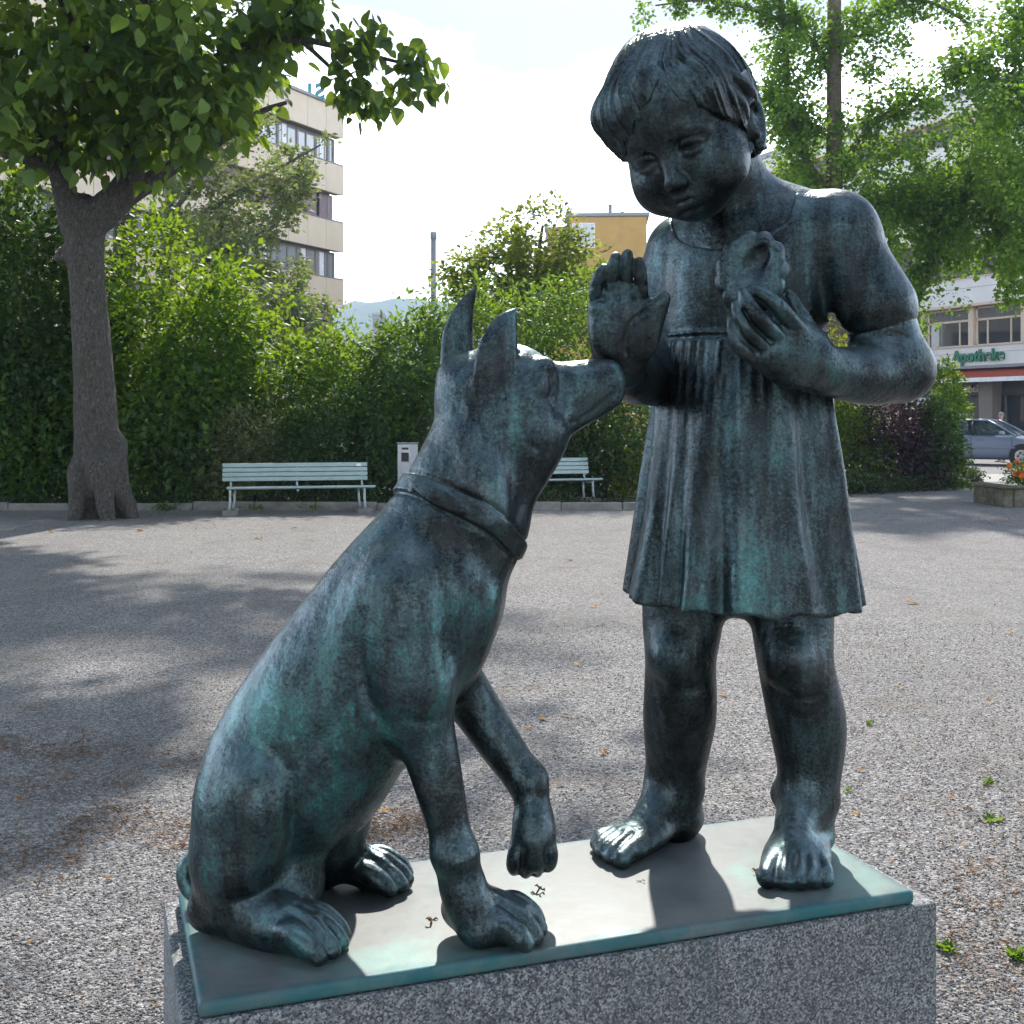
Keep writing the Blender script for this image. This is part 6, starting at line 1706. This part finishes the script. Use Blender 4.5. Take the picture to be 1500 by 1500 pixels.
    s.ell(W(383, 1165, 1.402), (.036, .040, .045), None, 0.03)
    s.ell(W(338, 1270, 1.43), (.042, .05, .05), None, 0.03)
    s.pt([(392, 1190, 1.395, 34), (378, 1250, 1.395, 32), (340, 1305, 1.41, 28), (306, 1330, 1.43, 26)], 0.02)
    s.pt([(306, 1335, 1.43, 25), (345, 1350, 1.412, 27), (400, 1362, 1.385, 29)], 0.02)
    s.gr([(375, 1085), (425, 1135), (430, 1195), (420, 1260), (385, 1306)], 17, 10, YM)
    s.gr([(300, 1312), (340, 1318), (385, 1312)], 10, 5, YM)
    paw((-0.300, 1.398, PLATE_Z), (-0.200, 1.365, PLATE_Z), .043, .054)
    # far hind leg
    s.ell(W(480, 1190, 1.545), (.056, .05, .085), None, 0.03)
    s.pt([(505, 1170, 1.55, 32), (480, 1230, 1.56, 30), (440, 1275, 1.57, 24), (470, 1278, 1.565, 26)], 0.02)
    paw((-0.250, 1.585, PLATE_Z), (-0.140, 1.555, PLATE_Z), .042, .052)
    # between the legs
    s.ell(W(428, 1290, 1.455), (.040, .042, .050), None, 0.02)
    s.pt([(432, 1278, 1.45, 26), (462, 1238, 1.45, 19), (484, 1212, 1.45, 14), (496, 1196, 1.45, 11)], 0.014)
    # tail stump curling up behind
    s.pt([(330, 1298, 1.49, 20), (290, 1308, 1.50, 15), (274, 1292, 1.505, 14), (273, 1270, 1.508, 13), (286, 1252, 1.512, 11)], 0.008)
    # head
    HD = unit((0.985, 0.17, -0.02)); HU = unit(np.array([0, 0, 1.]) - HD * -0.02); HS = np.cross(HD, HU)
    RD = np.stack([HD, HS, HU], 1)
    s.ell(W(726, 582, 1.483), (.068, .060, .063), RD, 0.02)
    s.ell(W(752, 560, 1.483), (.052, .050, .045), RD, 0.02)
    s.ell(W(672, 572, 1.483), (.026, .045, .040), RD, 0.02)
    s.ell(W(756, 612, 1.480), (.050, .052, .040), RD, 0.03)
    s.ell(W(742, 622, 1.442), (.040, .022, .034), RD, 0.025)          # cheek
    s.ell(W(668, 548, 1.483), (.018, .022, .018), RD, 0.015)
    s.ell(W(794, 632, 1.482), (.030, .044, .030), RD, 0.03)
    s.ell(W(770, 668, 1.482), (.032, .044, .042), RD, 0.04)
    # muzzle
    s.pt([(786, 588, 1.488, 47), (822, 583, 1.493, 45), (856, 572, 1.499, 39), (886, 562, 1.504, 31)], 0.02, (HS, 1.20))
    s.pt([(800, 560, 1.488, 24), (850, 553, 1.499, 22), (884, 549, 1.504, 18)], 0.015)
    s.pt([(800, 618, 1.486, 26), (842, 606, 1.495, 22), (880, 590, 1.503, 17), (894, 582, 1.505, 15)], 0.014)
    s.ell(W(896, 549, 1.506), (.011, .017, .016), RD, 0.008)
    s.ell(W(903, 551, 1.492), (.003, .003, .003), RD, 0.003, 'carve')
    s.groove([(898, 574, 1.478), (880, 590, 1.472), (856, 606, 1.462), (832, 618, 1.452)], 3.0, 4.0)
    s.groove([(902, 560, 1.49), (900, 578, 1.488)], 2.5, 2.5)
    # brow, eye, cheek hollows
    s.ell(W(800, 552, 1.452), (.014, .014, .024), RD, 0.014)
    s.ell(W(796, 568, 1.444), (.012, .010, .016), RD, 0.006)
    s.groove([(801, 546, 1.437), (803, 566, 1.434), (800, 584, 1.436)], 2.8, 6.0)
    s.groove([(808, 545, 1.445), (814, 566, 1.443), (812, 590, 1.442)], 4.5, 3.5)
    s.groove([(790, 640, 1.45), (775, 655, 1.44)], 10, 3)
    s.ell(W(800, 552, 1.53), (.014, .014, .022), RD, 0.014)
    # ears: pointed leaf shapes, hollow in front
    def ear(rows, thin, hollow):
        s.pt(rows, 0.008, thin)
        s.pt(hollow, 0.006, thin, 'carve')
    ear([(722, 596, 1.440, 29), (725, 556, 1.432, 34), (729, 518, 1.430, 31), (738, 482, 1.432, 21), (750, 460, 1.436, 8), (757, 450, 1.438, 2)], ((0.35, -1, 0), 2.0),
        [(743, 556, 1.450, 14), (745, 515, 1.447, 14), (749, 480, 1.448, 8)])
    ear([(668, 570, 1.525, 24), (670, 530, 1.532, 26), (671, 490, 1.533, 23), (680, 455, 1.533, 15), (691, 432, 1.532, 7), (698, 420, 1.531, 2)], ((0.35, -1, 0), 2.0),
        [(684, 520, 1.547, 12), (684, 480, 1.547, 11), (688, 450, 1.545, 7)])
    s.groove([(640, 560, 1.45), (668, 590, 1.43), (690, 640, 1.42)], 8, 2.5)
    YH = 1.50
    s.gr([(906, 572), (892, 582), (874, 597), (850, 613), (824, 624)], 3.6, 3.6, YH)       # mouth
    s.gr([(848, 634), (866, 622), (884, 609), (897, 598)], 3.4, 3.0, YH)                   # lower lip
    s.gr([(801, 540), (806, 556), (806, 574), (800, 592)], 4.2, 8.0, YH)                   # eye
    s.gr([(814, 536), (824, 560), (822, 590), (812, 612)], 9.0, 5.0, YH)                   # hollow before the eye
    s.gr([(790, 545), (788, 560), (790, 580)], 6.0, -4.0, YH)                              # brow
    s.gr([(778, 590), (772, 620), (776, 650), (796, 664)], 9.0, 5.0, YH)                   # cheek
    s.gr([(888, 534), (894, 546), (892, 558)], 3.2, 3.5, YH)                               # nose pad
    s.gr([(692, 570), (700, 610), (724, 632), (750, 616), (762, 575)], 6.0, 1.8, YH)       # root of the near ear
    s.gr([(712, 540), (722, 500), (742, 466)], 6.0, -2.5, YH); s.gr([(742, 560), (746, 510), (752, 475)], 5.0, 3.5, YH)
    s.F[:, :, s.ax[2] < PLATE_Z - 0.006] = 0.05
    # collar, from the body's own field
    cs = Sdf(W(560, 830, 1.40) * [1, 0, 1] + [0, 1.34, 0], W(800, 660, 1.5) * [1, 0, 1] + [0, 1.61, 0], 0.0026)
    o = np.round((cs.lo - s.lo) / s.h).astype(int); cs.lo = s.lo + o * s.h
    cs.n = np.minimum(cs.n, s.n - o)
    cs.ax = [(cs.lo[i] + np.arange(cs.n[i]) * cs.h).astype(np.float32) for i in range(3)]
    F0 = s.F[o[0]:o[0] + cs.n[0], o[1]:o[1] + cs.n[1], o[2]:o[2] + cs.n[2]]
    x, y, z = cs.ax[0][:, None, None], cs.ax[1][None, :, None], cs.ax[2][None, None, :]
    c0 = W(678, 762, 1.475); cn = unit((0.50, 0.28, 0.86))
    pd = (x - c0[0]) * cn[0] + (y - c0[1]) * cn[1] + (z - c0[2]) * cn[2]
    # smooth the field a little so that the strap does not copy every hollow
    band = np.maximum(F0 - 0.0042, np.abs(pd) - 0.0120)
    tip = np.sqrt(((x - W(640, 765, 1.38)[0]) / .034) ** 2 + ((pd + .004) / .0105) ** 2) - 1
    strap = np.maximum(np.maximum(F0 - 0.0075, tip * 0.012), y - 1.45)
    cs.F = np.minimum(band, strap).astype(np.float32)
    s.F[o[0]:o[0] + cs.n[0], o[1]:o[1] + cs.n[1], o[2]:o[2] + cs.n[2]] += 0.003 * np.exp(-((np.abs(pd) - 0.0138) / 0.003) ** 2)
    V, Q = s.mesh(1)
    body = sdf_obj('body', V, Q, mat, root); body.matrix_parent_inverse = inv
    V, Q = cs.mesh(1)
    col = sdf_obj('collar', V, Q, mat, root); col.matrix_parent_inverse = inv
    return root

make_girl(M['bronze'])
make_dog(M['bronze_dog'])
